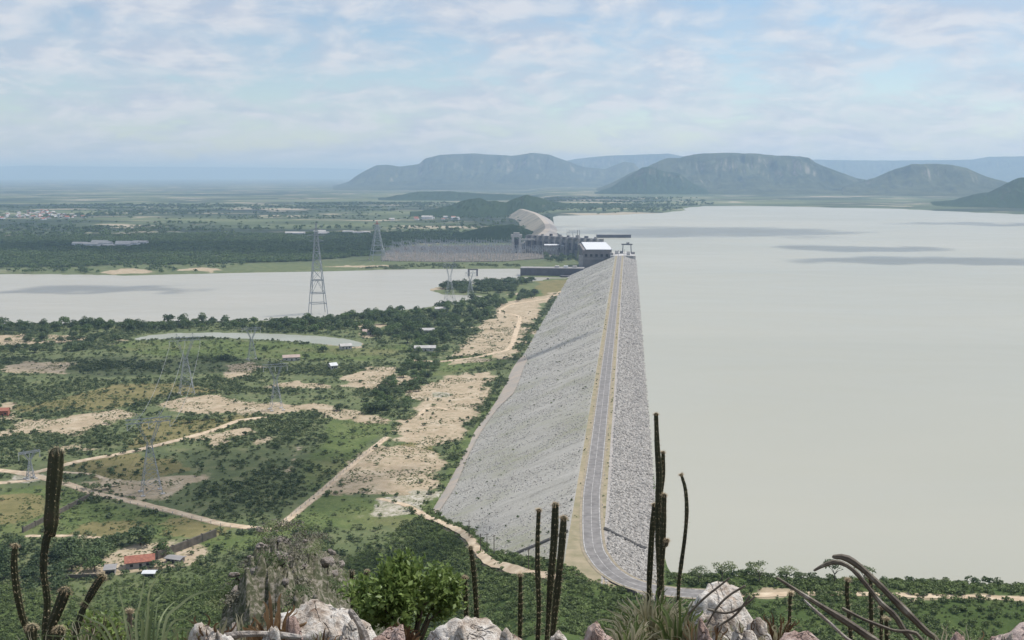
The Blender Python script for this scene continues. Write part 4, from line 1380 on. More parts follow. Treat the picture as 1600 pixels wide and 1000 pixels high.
def legs(levels, w, mat, parent):
    for sx, sy in ((-1, -1), (1, -1), (1, 1), (-1, 1)):
        mb = MB()
        for (z0, h0), (z1, h1) in zip(levels[:-1], levels[1:]):
            mb.bar((sx * h0, sy * h0, z0), (sx * h1, sy * h1, z1), w)
        mb.build('leg', mat, parent)


def delta_tower(p, h, rz, label, group, arm=11.5, w=0.32):
    """self-supporting tower: tapering body, a waist, two diverging arms, a wide truss beam"""
    t_ = thing('transmission_tower', label, 'tower', p, rz, group)
    bw, hw = h * 0.115, h * 0.60
    lv = [(0.4, bw), (h * 0.14, bw * 0.84), (h * 0.27, bw * 0.68), (h * 0.38, bw * 0.53), (h * 0.47, bw * 0.41), (h * 0.54, bw * 0.31), (hw, bw * 0.26)]
    legs(lv, w, M_STEEL, t_)
    mb = MB(); lattice(mb, lv, w * 0.55); mb.build('bracing', M_STEEL, t_)
    for s in (-1, 1):
        mb = MB()
        zt = h * 0.88
        for sy in (-1, 1):
            a = Vector((s * bw * 0.2, sy * bw * 0.2, hw)); b_ = Vector((s * arm * 0.55, sy * 0.9, zt)); a2 = Vector((s * bw * 0.1, sy * bw * 0.2, hw + 1)); b2 = Vector((s * arm * 0.42, sy * 0.9, zt))
            mb.bar(a, b_, w * 0.8); mb.bar(a2, b2, w * 0.8)
            for q in range(5):
                mb.bar(a.lerp(b_, q / 5), a2.lerp(b2, (q + 1) / 5), w * 0.45)
        mb.build('arm', M_STEEL, t_)
        MB().bar((s * arm * 0.5, 0, h * 0.93), (s * arm * 0.5, 0, h), w * 0.9).bar((s * arm * 0.32, 0, h * 0.93), (s * arm * 0.5, 0, h), w * 0.5).bar((s * arm * 0.68, 0, h * 0.93), (s * arm * 0.5, 0, h), w * 0.5).build('earth_wire_peak', M_STEEL, t_)
    mb = MB()
    for sy in (-0.9, 0.9):
        for zz in (h * 0.88, h * 0.93):
            mb.bar((-arm, sy, zz if zz < h * 0.9 else h * 0.90), (arm, sy, zz if zz < h * 0.9 else h * 0.90), w * 0.7) if False else mb.bar((-arm, sy * 0.6, zz), (arm, sy * 0.6, zz), w * 0.8)
        for q in range(10):
            x0 = -arm + 2 * arm * q / 10; x1 = -arm + 2 * arm * (q + 1) / 10
            mb.bar((x0, sy * 0.6, h * 0.88 if q % 2 else h * 0.93), (x1, sy * 0.6, h * 0.93 if q % 2 else h * 0.88), w * 0.5)
    mb.build('crossbeam', M_STEEL, t_)
    for xx in (-arm * 0.95, 0, arm * 0.95):
        MB().tube([(xx, 0, h * 0.88), (xx, 0, h * 0.88 - 3.6)], 0.16, 6).build('insulator', M_WHITE, t_)
    for sx, sy in ((-1, -1), (1, -1), (1, 1), (-1, 1)):
        MB().prism([(sx * bw - 1.1, sy * bw - 1.1), (sx * bw + 1.1, sy * bw - 1.1), (sx * bw + 1.1, sy * bw + 1.1), (sx * bw - 1.1, sy * bw + 1.1)], -1.0, 0.5).build('footing', M_CONCL, t_)
    return t_


def crossing_tower(p, h, rz, label, bw, top_mat):
    """tall river-crossing tower: straight tapering legs, horizontal frames, slim head with three arms"""
    t_ = thing('river_crossing_tower', label, 'tower', p, rz)
    lv = [(0, bw)] + [(h * f, bw * (1 - 0.86 * f / 0.9)) for f in (0.13, 0.24, 0.38, 0.5, 0.6, 0.69, 0.77, 0.84, 0.9)]
    legs(lv, 0.75, M_STEEL, t_)
    mb = MB()
    lattice(mb, lv[3:], 0.38)
    for z_, w_ in lv[1:4]:
        for k in range(4):
            c = [(-1, -1), (1, -1), (1, 1), (-1, 1)]
            a, b_ = c[k], c[(k + 1) % 4]
            mb.bar((a[0] * w_, a[1] * w_, z_), (b_[0] * w_, b_[1] * w_, z_), 0.55, 0.9)
    for k in range(4):
        c = [(-1, -1), (1, -1), (1, 1), (-1, 1)]
        a, b_ = c[k], c[(k + 1) % 4]
        w0, w1 = lv[2][1], lv[3][1]
        mid = Vector(((a[0] + b_[0]) / 2 * w1, (a[1] + b_[1]) / 2 * w1, lv[3][0]))
        mb.bar((a[0] * w0, a[1] * w0, lv[2][0]), mid, 0.4); mb.bar((b_[0] * w0, b_[1] * w0, lv[2][0]), mid, 0.4)
    mb.build('bracing', M_STEEL, t_)
    hw = lv[-1][1]
    mb = MB()
    for sx, sy in ((-1, -1), (1, -1), (1, 1), (-1, 1)):
        mb.bar((sx * hw, sy * hw, h * 0.9), (sx * 0.4, sy * 0.4, h), 0.5)
    lattice(mb, [(h * 0.9, hw), (h * 0.95, hw * 0.65), (h, 0.4)], 0.35)
    mb.build('peak', top_mat, t_)
    for zz, L in ((h * 0.80, 9.0), (h * 0.86, 11.0), (h * 0.92, 7.5)):
        mb = MB()
        for s in (-1, 1):
            for sy in (-1, 1):
                mb.bar((0, sy * hw, zz), (s * L, 0, zz + 0.6), 0.4); mb.bar((0, sy * hw, zz + h * 0.025), (s * L, 0, zz + 0.6), 0.35)
        mb.build('crossarm', top_mat if zz > h * 0.9 else M_STEEL, t_)
    for sx, sy in ((-1, -1), (1, -1), (1, 1), (-1, 1)):
        MB().box((sx * bw, sy * bw, -0.6), (3.2, 3.2, 3.4)).build('footing', M_CONCL, t_)
    return t_


def facing(p, extra=0.0):
    return math.atan2(-p.x, p.y) + extra


G_T = 'power line towers across the scrub'
p = drop(237, 770); T3 = p
delta_tower(p, 44, facing(p, 0.12), 'lattice power tower on a bare sandy pad beside the track', G_T, 11.5, 0.25)
p = drop(292, 616); T4 = p
delta_tower(p, 48, facing(p, 0.12), 'lattice power tower rising in front of the green meadow', G_T, 12, 0.27)
p = drop(432, 640)
delta_tower(p, 36, facing(p, 0.2), 'lattice power tower beside the long sandy clearing', G_T, 9, 0.2)
p = drop(394, 562)
delta_tower(p, 32, facing(p, 0.2), 'small lattice power tower standing in the bright meadow', G_T, 9, 0.25)
p = drop(703, 476)
delta_tower(p, 58, facing(p, 0.3), 'slim lattice power tower seen against the river inlet', G_T, 9, 0.25)
p = drop(735, 462)
delta_tower(p, 36, facing(p, 0.3), 'faint lattice power tower on the wooded river tongue', G_T, 8, 0.25)
p = drop(48, 748)
delta_tower(p, 17, facing(p, 0.3), 'short lattice power tower beside the track junction', G_T, 6, 0.24)
p = drop(497, 492)
crossing_tower(p, 114, facing(p, 0.15), 'very tall lattice tower on the near river bank', 10.5, M_STEEL)
p = at(590, 405, 1.0)
crossing_tower(Vector((p.x, p.y, gz(p.x, p.y))), 78, facing(p, 0.25), 'tall lattice tower with a reddish head on the far bank', 14.0, M_RED)

# conductors between the two nearest towers of the line
M_WIRE = mat_simple('conductor', (0.35, 0.36, 0.37), (0.3, 0.3, 0.31), 1.0, 0.5, 0.4)
for k in (-1, 0, 1):
    def tip(T, h, arm, rz):
        return Vector((T.x + math.cos(rz) * arm * k, T.y + math.sin(rz) * arm * k, T.z + h * 0.88 - 3.6))
    a = tip(T3, 44, 11.5 * 0.95, facing(T3, 0.12)); b_ = tip(T4, 48, 12 * 0.95, facing(T4, 0.12))
    pts = [a.lerp(b_, q / 16) - Vector((0, 0, 9.0 * (1 - (q / 8 - 1) ** 2))) for q in range(17)]
    lab = {-1: 'left', 0: 'middle', 1: 'right'}[k]
    MB().tube(pts, 0.09, 5).build('power_cable', M_WIRE, None, label='thin grey power cable strung between two lattice towers', cat='cable', group='cables between the two lattice towers')

# ------------------------------------------------------------------ powerhouse, spillway, switchyard
PH_O = at(933, 429, -1.5)
ph_rz = 0.085
ph = thing('powerhouse', 'big dark powerhouse with a bright white roof at the end of the dam', 'building', (PH_O.x, PH_O.y, -1.5), ph_rz)
PW, PL, PHH = 49.0, 185.0, 42.0
M_PHW = mat_simple('powerhouse_concrete', (0.24, 0.215, 0.205), (0.17, 0.155, 0.15), 0.06, 0.9, 0.15)
MB().box((0, PL / 2, PHH / 2 - 1), (PW, PL, PHH + 2)).build('wall', M_PHW, ph)
rf = MB()
rf.add([(-PW / 2 + 5, -2.5, PHH + 0.6), (PW / 2 + 1.5, -2.5, PHH + 0.6), (PW / 2 + 1.5, PL + 2, PHH + 0.6), (-PW / 2 + 5, PL + 2, PHH + 0.6), (-PW / 2 + 5, -2.5, PHH + 1.6), (PW / 2 + 1.5, -2.5, PHH + 1.6), (PW / 2 + 1.5, PL + 2, PHH + 2.4), (-PW / 2 + 5, PL + 2, PHH + 2.4)],
       [(3, 2, 1, 0), (4, 5, 6, 7), (0, 1, 5, 4), (1, 2, 6, 5), (2, 3, 7, 6), (3, 0, 4, 7)])
rf.build('roof', M_WHITE, ph)
MB().box((0, -0.4, 11), (PW + 1.2, 0.8, 1.4)).build('ledge', M_CONC, ph)
MB().box((0, -0.4, 27), (PW + 1.2, 0.8, 1.2)).build('ledge', M_CONC, ph)
for q in range(5):
    MB().box((-PW / 2 + 5 + q * 9, -0.35, 33), (4.2, 0.7, 4.5)).build('window', M_DARKG, ph)
MB().box((-PW / 2 - 3, 14, 16), (6, 28, 32)).build('stair_tower', M_CONC, ph)
for q in range(6):
    MB().box((-PW / 2 - 0.4, 45 + q * 24, 22), (0.8, 3.0, 36)).build('buttress', M_CONC, ph)

a = at(813, 431, -1.5); b_ = at(912, 432, -1.5)
d_ = (b_ - a); L = d_.length; rz = math.atan2(d_.y, d_.x)
tw = thing('tailrace_wall', 'long low dark concrete wall standing in the river below the powerhouse', 'wall', a, rz)
MB().box((L / 2, 14, 5.5), (L, 28, 15)).build('wall', M_CONCD, tw)
MB().box((L / 2, 14, 13.35), (L + 0.8, 29, 0.7)).build('coping', M_CONC, tw)
for q in range(9):
    MB().box((6 + q * (L - 12) / 8, -0.5, 5), (1.6, 1.0, 14)).build('pilaster', M_CONCD, tw)
for q in range(3):
    MB().box((L - 46 + q * 15, 14, 15.2), (7, 8, 3.0)).build('hatch', M_WHITE if q == 1 else M_CONCL, tw)
a = at(878, 433.5, -1.5); b_ = at(950, 431.5, -1.5)
d_ = b_ - a
tq = thing('tailrace_apron', 'flat dark concrete apron at the foot of the powerhouse', 'apron', a, math.atan2(d_.y, d_.x))
MB().box((d_.length / 2, 6, 0.3), (d_.length, 12, 4.2)).build('slab', M_CONCD, tq)
MB().box((d_.length / 2 + 10, 6.5, 3.4), (d_.length - 24, 11, 2.0)).build('step', M_CONC, tq)

# concrete crest works where the embankment meets the powerhouse
ga = thing('gantry_crane', 'portal gantry crane standing on the concrete crest behind the powerhouse', 'crane', (-2.0, 1905.0, 33.0), 0.05)
for s in (-1, 1):
    for q in (-1, 1):
        MB().bar((s * 7.5, q * 4.0, 0), (s * 6.8, q * 3.2, 15), 1.1).build('leg', M_CONCD, ga)
MB().box((0, 0, 15.8), (19, 8, 1.8)).build('girder', M_CONCD, ga)
MB().box((1.5, 0, 18.0), (5, 5, 2.8)).build('winch_house', M_CONC, ga)
iw = thing('intake_block', 'pale concrete intake block joining the embankment to the powerhouse', 'structure', (-14.0, 1850.0, 0.0), 0.06)
MB().box((6, 45, 14.5), (42, 90, 37)).build('block', M_CONCL, iw)
for q in range(4):
    MB().box((-6 + q * 9, -0.9, 27), (2.6, 1.8, 12)).build('pier', M_CONC, iw)
for q in range(5):
    MB().box((-13 + q * 9.5, 14 + (q % 3) * 22, 35.0 + (q % 2) * 1.2), (5.5, 7, 4 + (q % 2) * 2.4)).build('equipment_hut', M_CONCL if q % 2 else M_CONC, iw)
for q, (px_, h_) in enumerate(((975, 11), (966, 9), (955, 12))):
    pp = at_r(px_, 405, 1840 + q * 12)
    lp = thing('lamp_post', ('lamp post at the lake side of the crest end', 'lamp post in the middle of the crest end', 'lamp post beside the powerhouse roof')[q], 'lamp post', (pp.x, pp.y, 33.0), 0.4 * q)
    MB().tube([(0, 0, 0), (0, 0, h_)], 0.28, 6).build('post', M_CONCD, lp)
    MB().bar((0, 0, h_ - 0.1), (2.2, 0, h_ + 0.3), 0.3).build('lamp_head', M_CONCD, lp)
a = at(932, 371.5, LAKE_Z); b_ = at(986, 371.5, LAKE_Z)
pr = thing('guide_wall', 'long thin dark guide wall reaching out into the reservoir', 'wall', a, math.atan2((b_ - a).y, (b_ - a).x))
L = (b_ - a).length
MB().box((L / 2, 3, 2.4), (L, 6, 8.6)).build('wall', M_CONCD, pr)
MB().box((L / 2, 3, 6.9), (L + 1, 7, 0.5)).build('coping', M_CONC, pr)

# spillway
a = at_r(822, 385, 2380); b_ = at_r(936, 385, 2230)
a.z = b_.z = 0.0
d_ = b_ - a; L = d_.length
sp = thing('spillway', 'long blue grey concrete spillway with piers behind the switchyard', 'spillway', (a.x, a.y, 0), math.atan2(d_.y, d_.x))
MB().box((L / 2, 12, 15), (L, 18, 34)).build('weir', M_CONC, sp)
for q in range(13):
    MB().box((3 + q * (L - 6) / 12, 6, 17.5), (3.0, 20, 39)).build('pier', M_CONC, sp)
for q in range(12):
    MB().box((3 + (q + 0.5) * (L - 6) / 12, 2.6, 19), ((L - 6) / 12 - 3.4, 0.8, 14)).build('gate', M_CONCD, sp)
MB().box((L / 2, 8, 37.9), (L + 4, 9, 1.4)).build('deck', M_CONC, sp)
for q in range(7):
    MB().box((L * (0.2 + 0.12 * q), 8, 40.2), (4 + q % 3 * 2, 4, 3.4 + (q * 5 % 3) * 1.5)).build('hoist', M_CONCD if q % 2 else M_CONC, sp)
for q in (0.62, 0.68, 0.71):
    MB().tube([(L * q, 8, 38), (L * q, 8, 38 + 16 * (1 if q > 0.65 else 0.6))], 0.5, 6).build('mast', M_CONC, sp)
a = at_r(807, 385, 2350); a.z = 0
st = thing('spillway_tower', 'pale concrete portal tower at the left end of the spillway', 'tower', a, facing(a))
for s in (-1, 1):
    MB().box((s * 7.6, 0, 17), (5.4, 12, 36)).build('leg', M_CONCL, st)
MB().box((0, 0, 38.2), (24, 13, 6.2)).build('cap', M_CONCL, st)
MB().box((0, 0, 43.2), (13, 8, 3.6)).build('cabin', M_CONCL, st)
MB().box((0, 3, 16), (9.6, 5, 30)).build('gate', M_CONCD, st)
MB().box((25, 2, 30), (30, 6, 3)).build('footbridge', M_CONCL, st)
for px_, py_, rr, w_, h_, lb in ((862, 383, 2300, 30, 6, 'long low white roofed shed in front of the spillway'), (881, 384, 2300, 10, 5, 'little white roofed shed in front of the spillway')):
    pp = at_r(px_, py_, rr); pp.z = 8.0 if False else gz(pp.x, pp.y)
    sh = thing('shed', lb, 'shed', pp, facing(pp))
    zt = 170 - (py_ - 272) * rr / 1715.0
    MB().box((0, 5, zt / 2 - 0.5), (w_, 10, zt + 1)).build('wall', M_CONC, sh)
    MB().add([(-w_ / 2 - 1, -1.5, zt), (w_ / 2 + 1, -1.5, zt), (w_ / 2 + 1, 12, zt), (-w_ / 2 - 1, 12, zt), (-w_ / 2 - 1, 5.2, zt + 2.2), (w_ / 2 + 1, 5.2, zt + 2.2)], [(0, 1, 5, 4), (2, 3, 4, 5), (0, 4, 3), (1, 2, 5), (3, 2, 1, 0)]).build('roof', M_WHITE, sh)

# the second embankment beyond the spillway
M_SAND2 = mat_simple('embankment_sand', (0.34, 0.30, 0.235), (0.20, 0.19, 0.15), 1 / 45.0, 0.95, 0.1)
sec = thing('far_embankment', 'pale sandy embankment continuing the dam beyond the spillway', 'dam', (0, 0, 0))
axis = [Vector((p_[0], p_[1], 0)) for p_ in ((-196, 2450), (-205, 2800), (-255, 3300), (-330, 3860), (-420, 4300))]
axis = smooth_line(axis, 8)
sect = [(-66, -1.0), (-42, 13), (-16, 29), (-8, 33.2), (6, 33.2), (9, 32.4), (34, 21)]
for nm, i0, i1, mt in (('downstream_face', 0, 3, M_SAND2), ('crest', 3, 4, M_BERM), ('upstream_face', 4, 6, M_RIP)):
    vs, fs = [], []
    K = i1 - i0 + 1
    for i, q in enumerate(axis):
        d_ = (axis[min(i + 1, len(axis) - 1)] - axis[max(i - 1, 0)]).normalized()
        n_ = Vector((d_.y, -d_.x, 0))
        for s_, z_ in sect[i0:i1 + 1]:
            vs.append((q.x + n_.x * s_, q.y + n_.y * s_, z_))
    for i in range(len(axis) - 1):
        for k in range(K - 1):
            fs.append((i * K + k, i * K + k + 1, (i + 1) * K + k + 1, (i + 1) * K + k))
    obj(nm, mesh_np(nm, vs, fs, mt, False), sec)

# switchyard
def gantry_meshes():
    post = MB()
    post.tube([(0, 0, -0.5), (0, 0, 9), (0, 0, 18)], [0.62, 0.52, 0.42], 6)
    post.bar((0, 0, 17.8), (0, 0, 23), 0.5)
    beam = MB()
    for q in (-0.55, 0.55):
        for z_ in (16.2, 17.8):
            beam.bar((-12, q, z_), (12, q, z_), 0.34)
    for k in range(12):
        for q in (-0.55, 0.55):
            beam.bar((-12 + 2 * k, q, 16.2 if k % 2 else 17.8), (-10 + 2 * k, q, 17.8 if k % 2 else 16.2), 0.24)
    ins = MB().tube([(0, 0, 16.3), (0, 0, 12.6)], 0.4, 6)
    brk = MB().box((0, 0, 1.2), (1.6, 1.6, 2.6)).tube([(0, 0, 2.4), (0, 0, 7.5)], 0.55, 6)
    return post.mesh('post', M_CONCL), beam.mesh('beam', M_STEEL), ins.mesh('insulator', M_WHITE), brk.mesh('bushing', M_CONCL)


gp, gb, gi_, gk = gantry_meshes()
yard = pl([(596, 408), (680, 410), (790, 409), (850, 404), (905, 396), (905, 384), (800, 384), (640, 385), (604, 392)])
rows = 0
for iy in range(13):
    yy_ = 1985 + iy * 44
    for ix in range(17):
        xx_ = -700 + ix * 36 + (iy % 2) * 12
        if poly_sd(np.array([xx_]), np.array([yy_]), yard, 50)[0] > -8: continue
        g_ = thing('switchyard_gantry', 'steel lattice busbar gantry in the crowded switchyard across the river', 'gantry', (xx_, yy_, gz(xx_, yy_)), random.uniform(-.05, .05), 'switchyard busbar gantries')
        for s in (-12, 12): obj('post', gp, g_, (s, 0, 0))
        obj('beam', gb, g_)
        for s in (-7, 0, 7): obj('insulator', gi_, g_, (s, 0, 0))
        for s in (-8, -2, 5): obj('bushing', gk, g_, (s, -14 - abs(s), 0))
M_YARD = mat_simple('yard_gravel', (0.22, 0.185, 0.16), (0.10, 0.10, 0.08), 1 / 16.0, 0.95, 0.1)
yl = [Vector((p_[0], p_[1], 0)) for p_ in yard]
vs = [(p_.x, p_.y, 1.3) for p_ in yl] + [(p_.x, p_.y, -2.0) for p_ in yl]
n_ = len(yl)
obj('switchyard_pad', mesh_np('switchyard_pad', vs, [tuple(range(n_))] + [(i, (i + 1) % n_, n_ + (i + 1) % n_, n_ + i) for i in range(n_)], M_YARD), kind='structure', label='gravel platform of the switchyard')

pp = at(739, 431, -1.5)
rg = thing('river_portal', 'small dark concrete portal frame standing in the river', 'portal', pp, facing(pp))
for s in (-1, 1):
    MB().box((s * 7.0, 0, 4.2), (2.6, 5, 11.5)).build('pier', M_CONCD, rg)
MB().box((0, 0, 10.8), (17.6, 6, 1.7)).build('beam', M_CONCD, rg)
pp = at(857, 437.5, -1.5)
br = thing('moored_barge', 'tiny dark barge moored off the sandy point', 'barge', pp, facing(pp))
MB().add([(-5, -1.5, 0.9), (5, -1.5, 0.9), (6, 0, 1.1), (5, 1.5, 0.9), (-5, 1.5, 0.9), (-4.4, -1.1, -0.5), (4.4, -1.1, -0.5), (5, 0, -0.5), (4.4, 1.1, -0.5), (-4.4, 1.1, -0.5)], [(0, 1, 2, 3, 4), (9, 8, 7, 6, 5), (0, 5, 6, 1), (1, 6, 7, 2), (2, 7, 8, 3), (3, 8, 9, 4), (4, 9, 5, 0)]).build('hull', M_DARKG, br)
MB().box((-1, 0, 1.9), (4, 2.2, 2.0)).build('cabin', M_CONCD, br)


# ------------------------------------------------------------------ houses
def house(p, w, d, h, rz, label, wall, roof, group=None, name='house', rh=None, parts=True, door=True):
    rh = rh or d * 0.28
    t_ = thing(name, label, 'house', p, rz, group)
    MB().prism([(-w / 2, -d / 2), (w / 2, -d / 2), (w / 2, d / 2), (-w / 2, d / 2)], -0.6, h).build('wall', wall, t_)
    e = 0.6
    up = [(-w / 2 - e, -d / 2 - e, h - 0.1), (w / 2 + e, -d / 2 - e, h - 0.1), (w / 2 + e, d / 2 + e, h - 0.1), (-w / 2 - e, d / 2 + e, h - 0.1), (-w / 2 - e, 0, h + rh), (w / 2 + e, 0, h + rh)]
    up2 = [(x_, y_, z_ + 0.25) for x_, y_, z_ in up]
    MB().add(up + up2, [(6, 7, 11, 10), (8, 9, 10, 11), (0, 4, 5, 1), (2, 5, 4, 3), (0, 1, 7, 6), (2, 3, 9, 8), (0, 6, 10, 4), (3, 4, 10, 9), (1, 5, 11, 7), (2, 8, 11, 5)]).build('roof', roof, t_)
    MB().add([(-w / 2, -d / 2, h - 0.2), (-w / 2, d / 2, h - 0.2), (-w / 2, 0, h + rh - 0.1)], [(0, 2, 1)]).add([(w / 2, -d / 2, h - 0.2), (w / 2, d / 2, h - 0.2), (w / 2, 0, h + rh - 0.1)], [(0, 1, 2)]).build('gable', wall, t_)
    if parts:
        for q in (-0.3, 0.28):
            MB().box((w * q, -d / 2, h * 0.55), (1.3, 0.14, 1.2)).build('window', M_DARKG, t_)
        MB().box((w * 0.02, -d / 2, 1.05), (1.1, 0.16, 2.1)).build('door', M_DARKG, t_)
    return t_


p = drop(219, 884)
house(p, 11.5, 6.5, 2.8, math.radians(24), 'farmhouse with an orange red tiled roof in the dirt farmyard', M_CONC, M_TILE, name='farmhouse', rh=2.0)
p = drop(234, 901)
house(p, 4.5, 3.2, 2.0, math.radians(8), 'small white roofed shack below the farmhouse', M_CONC, M_WHITE, name='shack', rh=0.5)
p = drop(173, 896)
house(p, 4.0, 6.0, 2.8, math.radians(20), 'little pale hut beside the farmhouse gate', M_CONC, M_CONC, name='hut', rh=0.6)
p = drop(274, 878)
house(p, 7, 4.0, 2.0, math.radians(-12), 'low grey shed with a flat sheet roof right of the farmhouse', M_CONC, M_CONC, name='shed', rh=0.4)
for px_, py_, w_, rz_, lb, rm in ((455, 563, 15, 0.1, 'long low house in the meadow with a brown roof', M_PINK), (540, 545, 11, 0.25, 'house with a pale grey roof at the end of the lagoon', M_CONCL), (664, 548, 20, 0.0, 'long pale roofed shed below the wooded belt', M_CONCL),
                                  (578, 522, 15, 0.1, 'low sandy coloured house among the riverside trees', M_PINK), (520, 576, 6, 0.4, 'tiny white hut in the scrub below the lagoon', M_WHITE), (690, 486, 16, 0.05, 'pale roofed house deep in the wooded belt by the inlet', M_CONCL), (668, 520, 14, 0.0, 'light house half hidden in the wooded belt', M_CONCL)):
    p = drop(px_, py_)
    house(p, w_, 7, 3.2, facing(p, rz_), lb, M_CONCL, rm, name='country_house')
p = drop(5, 650)
house(p, 8, 6, 4.2, 0.3, 'red walled house at the edge of the sandy clearing', M_TILE, M_TILE, name='country_house')
# the little town far out on the plain and scattered farms
HM = []
for k in range(4):
    mb = MB()
    w_, d_, h_ = (12, 9, 4.5) if k < 3 else (26, 12, 6)
    mb.prism([(-w_ / 2, -d_ / 2), (w_ / 2, -d_ / 2), (w_ / 2, d_ / 2), (-w_ / 2, d_ / 2)], -1, h_)
    nf = len(mb.f)
    mb.add([(-w_ / 2 - .6, -d_ / 2 - .6, h_ + .02), (w_ / 2 + .6, -d_ / 2 - .6, h_ + .02), (w_ / 2 + .6, d_ / 2 + .6, h_ + .02), (-w_ / 2 - .6, d_ / 2 + .6, h_ + .02), (-w_ / 2 - .6, 0, h_ + 2.6), (w_ / 2 + .6, 0, h_ + 2.6)], [(0, 1, 5, 4), (2, 3, 4, 5), (0, 4, 3), (1, 2, 5), (3, 2, 1, 0)])
    me = mb.mesh('town_house', M_WHITE if k != 1 else M_PINK)
    me.materials.append(M_TILE if k == 0 else M_CONCL)
    for f in range(nf, len(me.polygons)): me.polygons[f].material_index = 1
    HM.append(me)
for p in spread_in([(-30, 342), (20, 334), (60, 330), (110, 333), (140, 340), (60, 344)], 70, 24, 0, 21):
    hk = random.randrange(3)
    obj('town_house', HM[hk], None, p, random.uniform(0, 3), ('tiny white house with a red roof in the far town', 'tiny pinkish house in the far town on the plain', 'tiny white house with a grey roof in the far town')[hk], 'house', 'houses of the far town', None, random.uniform(0.8, 1.35))
for p in spread_in([(450, 366), (560, 364), (600, 363), (560, 367), (450, 369)], 8, 40, 0, 22):
    obj('farm_shed', HM[3], None, p, random.uniform(-.1, .1), 'white shed in the long row behind the tall river tower', 'shed', 'white sheds behind the river tower', None, random.uniform(0.9, 1.4))
for p in spread_in([(100, 385), (170, 383), (240, 382), (170, 388)], 12, 34, 0, 23):
    obj('farm_shed', HM[3], None, p, random.uniform(-.1, .1), 'pale shed in the dark woodland across the river', 'shed', 'pale sheds across the river', None, random.uniform(1.0, 1.5))
for p in spread_in([(600, 345), (640, 338), (720, 342), (700, 346)], 10, 40, 0, 24):
    obj('farm_shed', HM[random.randrange(4)], None, p, random.uniform(-.3, .3), 'lone white farm building on the green plain', 'shed', 'white farm buildings on the plain', None, random.uniform(1.0, 1.6))

# ------------------------------------------------------------------ farm wall, fences, drains, posts
M_WALLD = mat_simple('old_wall', (0.16, 0.14, 0.115), (0.10, 0.09, 0.075), 0.4, 0.95, 0.1, 0.4, 1.5)


def low_wall(a_px, b_px, h, th, label):
    A = drop(*a_px); B = drop(*b_px)
    d_ = B - A
    t_ = thing('boundary_wall', label, 'wall', A, math.atan2(d_.y, d_.x))
    L = math.hypot(d_.x, d_.y)
    n = max(2, int(L / 9))
    for k in range(n):
        q = A.lerp(B, (k + .5) / n)
        zz = gz(q.x, q.y) - A.z
        MB().box((L * (k + .5) / n, 0, zz + h / 2 - 0.4), (L / n - 0.5, th, h + 0.8)).build('wall_panel', M_WALLD, t_)
        MB().box((L * k / n, 0, zz + h / 2 - 0.2), (0.5, th + 0.25, h + 1.3)).build('pillar', M_WALLD, t_)
    return t_


low_wall((246, 874), (338, 838), 3.6, 0.9, 'long dark boundary wall running from the farmhouse to the field')
low_wall((36, 832), (140, 778), 2.4, 0.6, 'dark hedge like wall across the pasture')
low_wall((100, 906), (160, 904), 2.2, 0.5, 'low reddish wall in front of the orchard')


def fence(pts_px, step, label, h=1.6, guess=0.0):
    W_ = [drop(px, py, guess) for px, py in pts_px]
    t_ = thing('fence', label, 'fence', W_[0], 0)
    pts = []
    for A, B in zip(W_[:-1], W_[1:]):
        n = max(1, int((B - A).length / step))
        pts += [A.lerp(B, k / n) for k in range(n)]
    pts.append(W_[-1])
    me = MB().box((0, 0, h / 2 - 0.2), (0.22, 0.22, h + 0.4)).mesh('post', M_CONCL)
    P = []
    for q in pts:
        q = Vector((q.x, q.y, gz(q.x, q.y))) - W_[0]
        obj('post', me, t_, q); P.append(q)
    for zz in (0.5, 1.0, 1.5):
        MB().tube([q + Vector((0, 0, zz)) for q in P], 0.02, 4).build('wire', M_WIRE, t_)
    return t_


fence([(432, 826), (470, 795), (510, 762), (556, 721), (602, 685)], 6.0, 'straight wire fence on pale posts dividing scrub from the bare field')
fence([(360, 826), (300, 811), (240, 797), (180, 781), (120, 764)], 6.0, 'wire fence along the sandy track above the pasture')

M_DRAIN = mat_simple('drain_concrete', (0.20, 0.19, 0.18), (0.13, 0.125, 0.12), 0.6, 0.9, 0.1)


def drain(y_, x0, x1, zf, skew, label):
    A = Vector((x0, y_, float(zf(np.array(x0), np.array(y_)))))
    t_ = thing('drainage_channel', label, 'drain', A, 0)
    n = 14
    pts = []
    for k in range(n + 1):
        x_ = x0 + (x1 - x0) * k / n; yv = y_ + skew * k / n
        pts.append(Vector((x_, yv, float(zf(np.array(x_), np.array(yv))) + 0.45)) - A)
    for s in (-0.55, 0.55):
        mb = MB()
        for q0, q1 in zip(pts[:-1], pts[1:]):
            mb.bar(q0 + Vector((0, s, 0)), q1 + Vector((0, s, 0)), 0.28, 0.8)
        mb.build('side_wall', M_DRAIN, t_)
    mb = MB()
    for q0, q1 in zip(pts[:-1], pts[1:]):
        mb.bar(q0 - Vector((0, 0, 0.25)), q1 - Vector((0, 0, 0.25)), 0.8, 0.2)
    mb.build('bed', M_DRAIN, t_)


a_ = at(876, 842, 30.0); b_ = at(792, 866, 12.0)
drain(a_.y, -21.6, -52, z_down, -6.0, 'dark concrete drain running down the rockfill to the toe')
drain(at(967, 828, 33).y, -7.8, 8.5, z_up, -7.0, 'dark concrete drain crossing the upstream riprap')
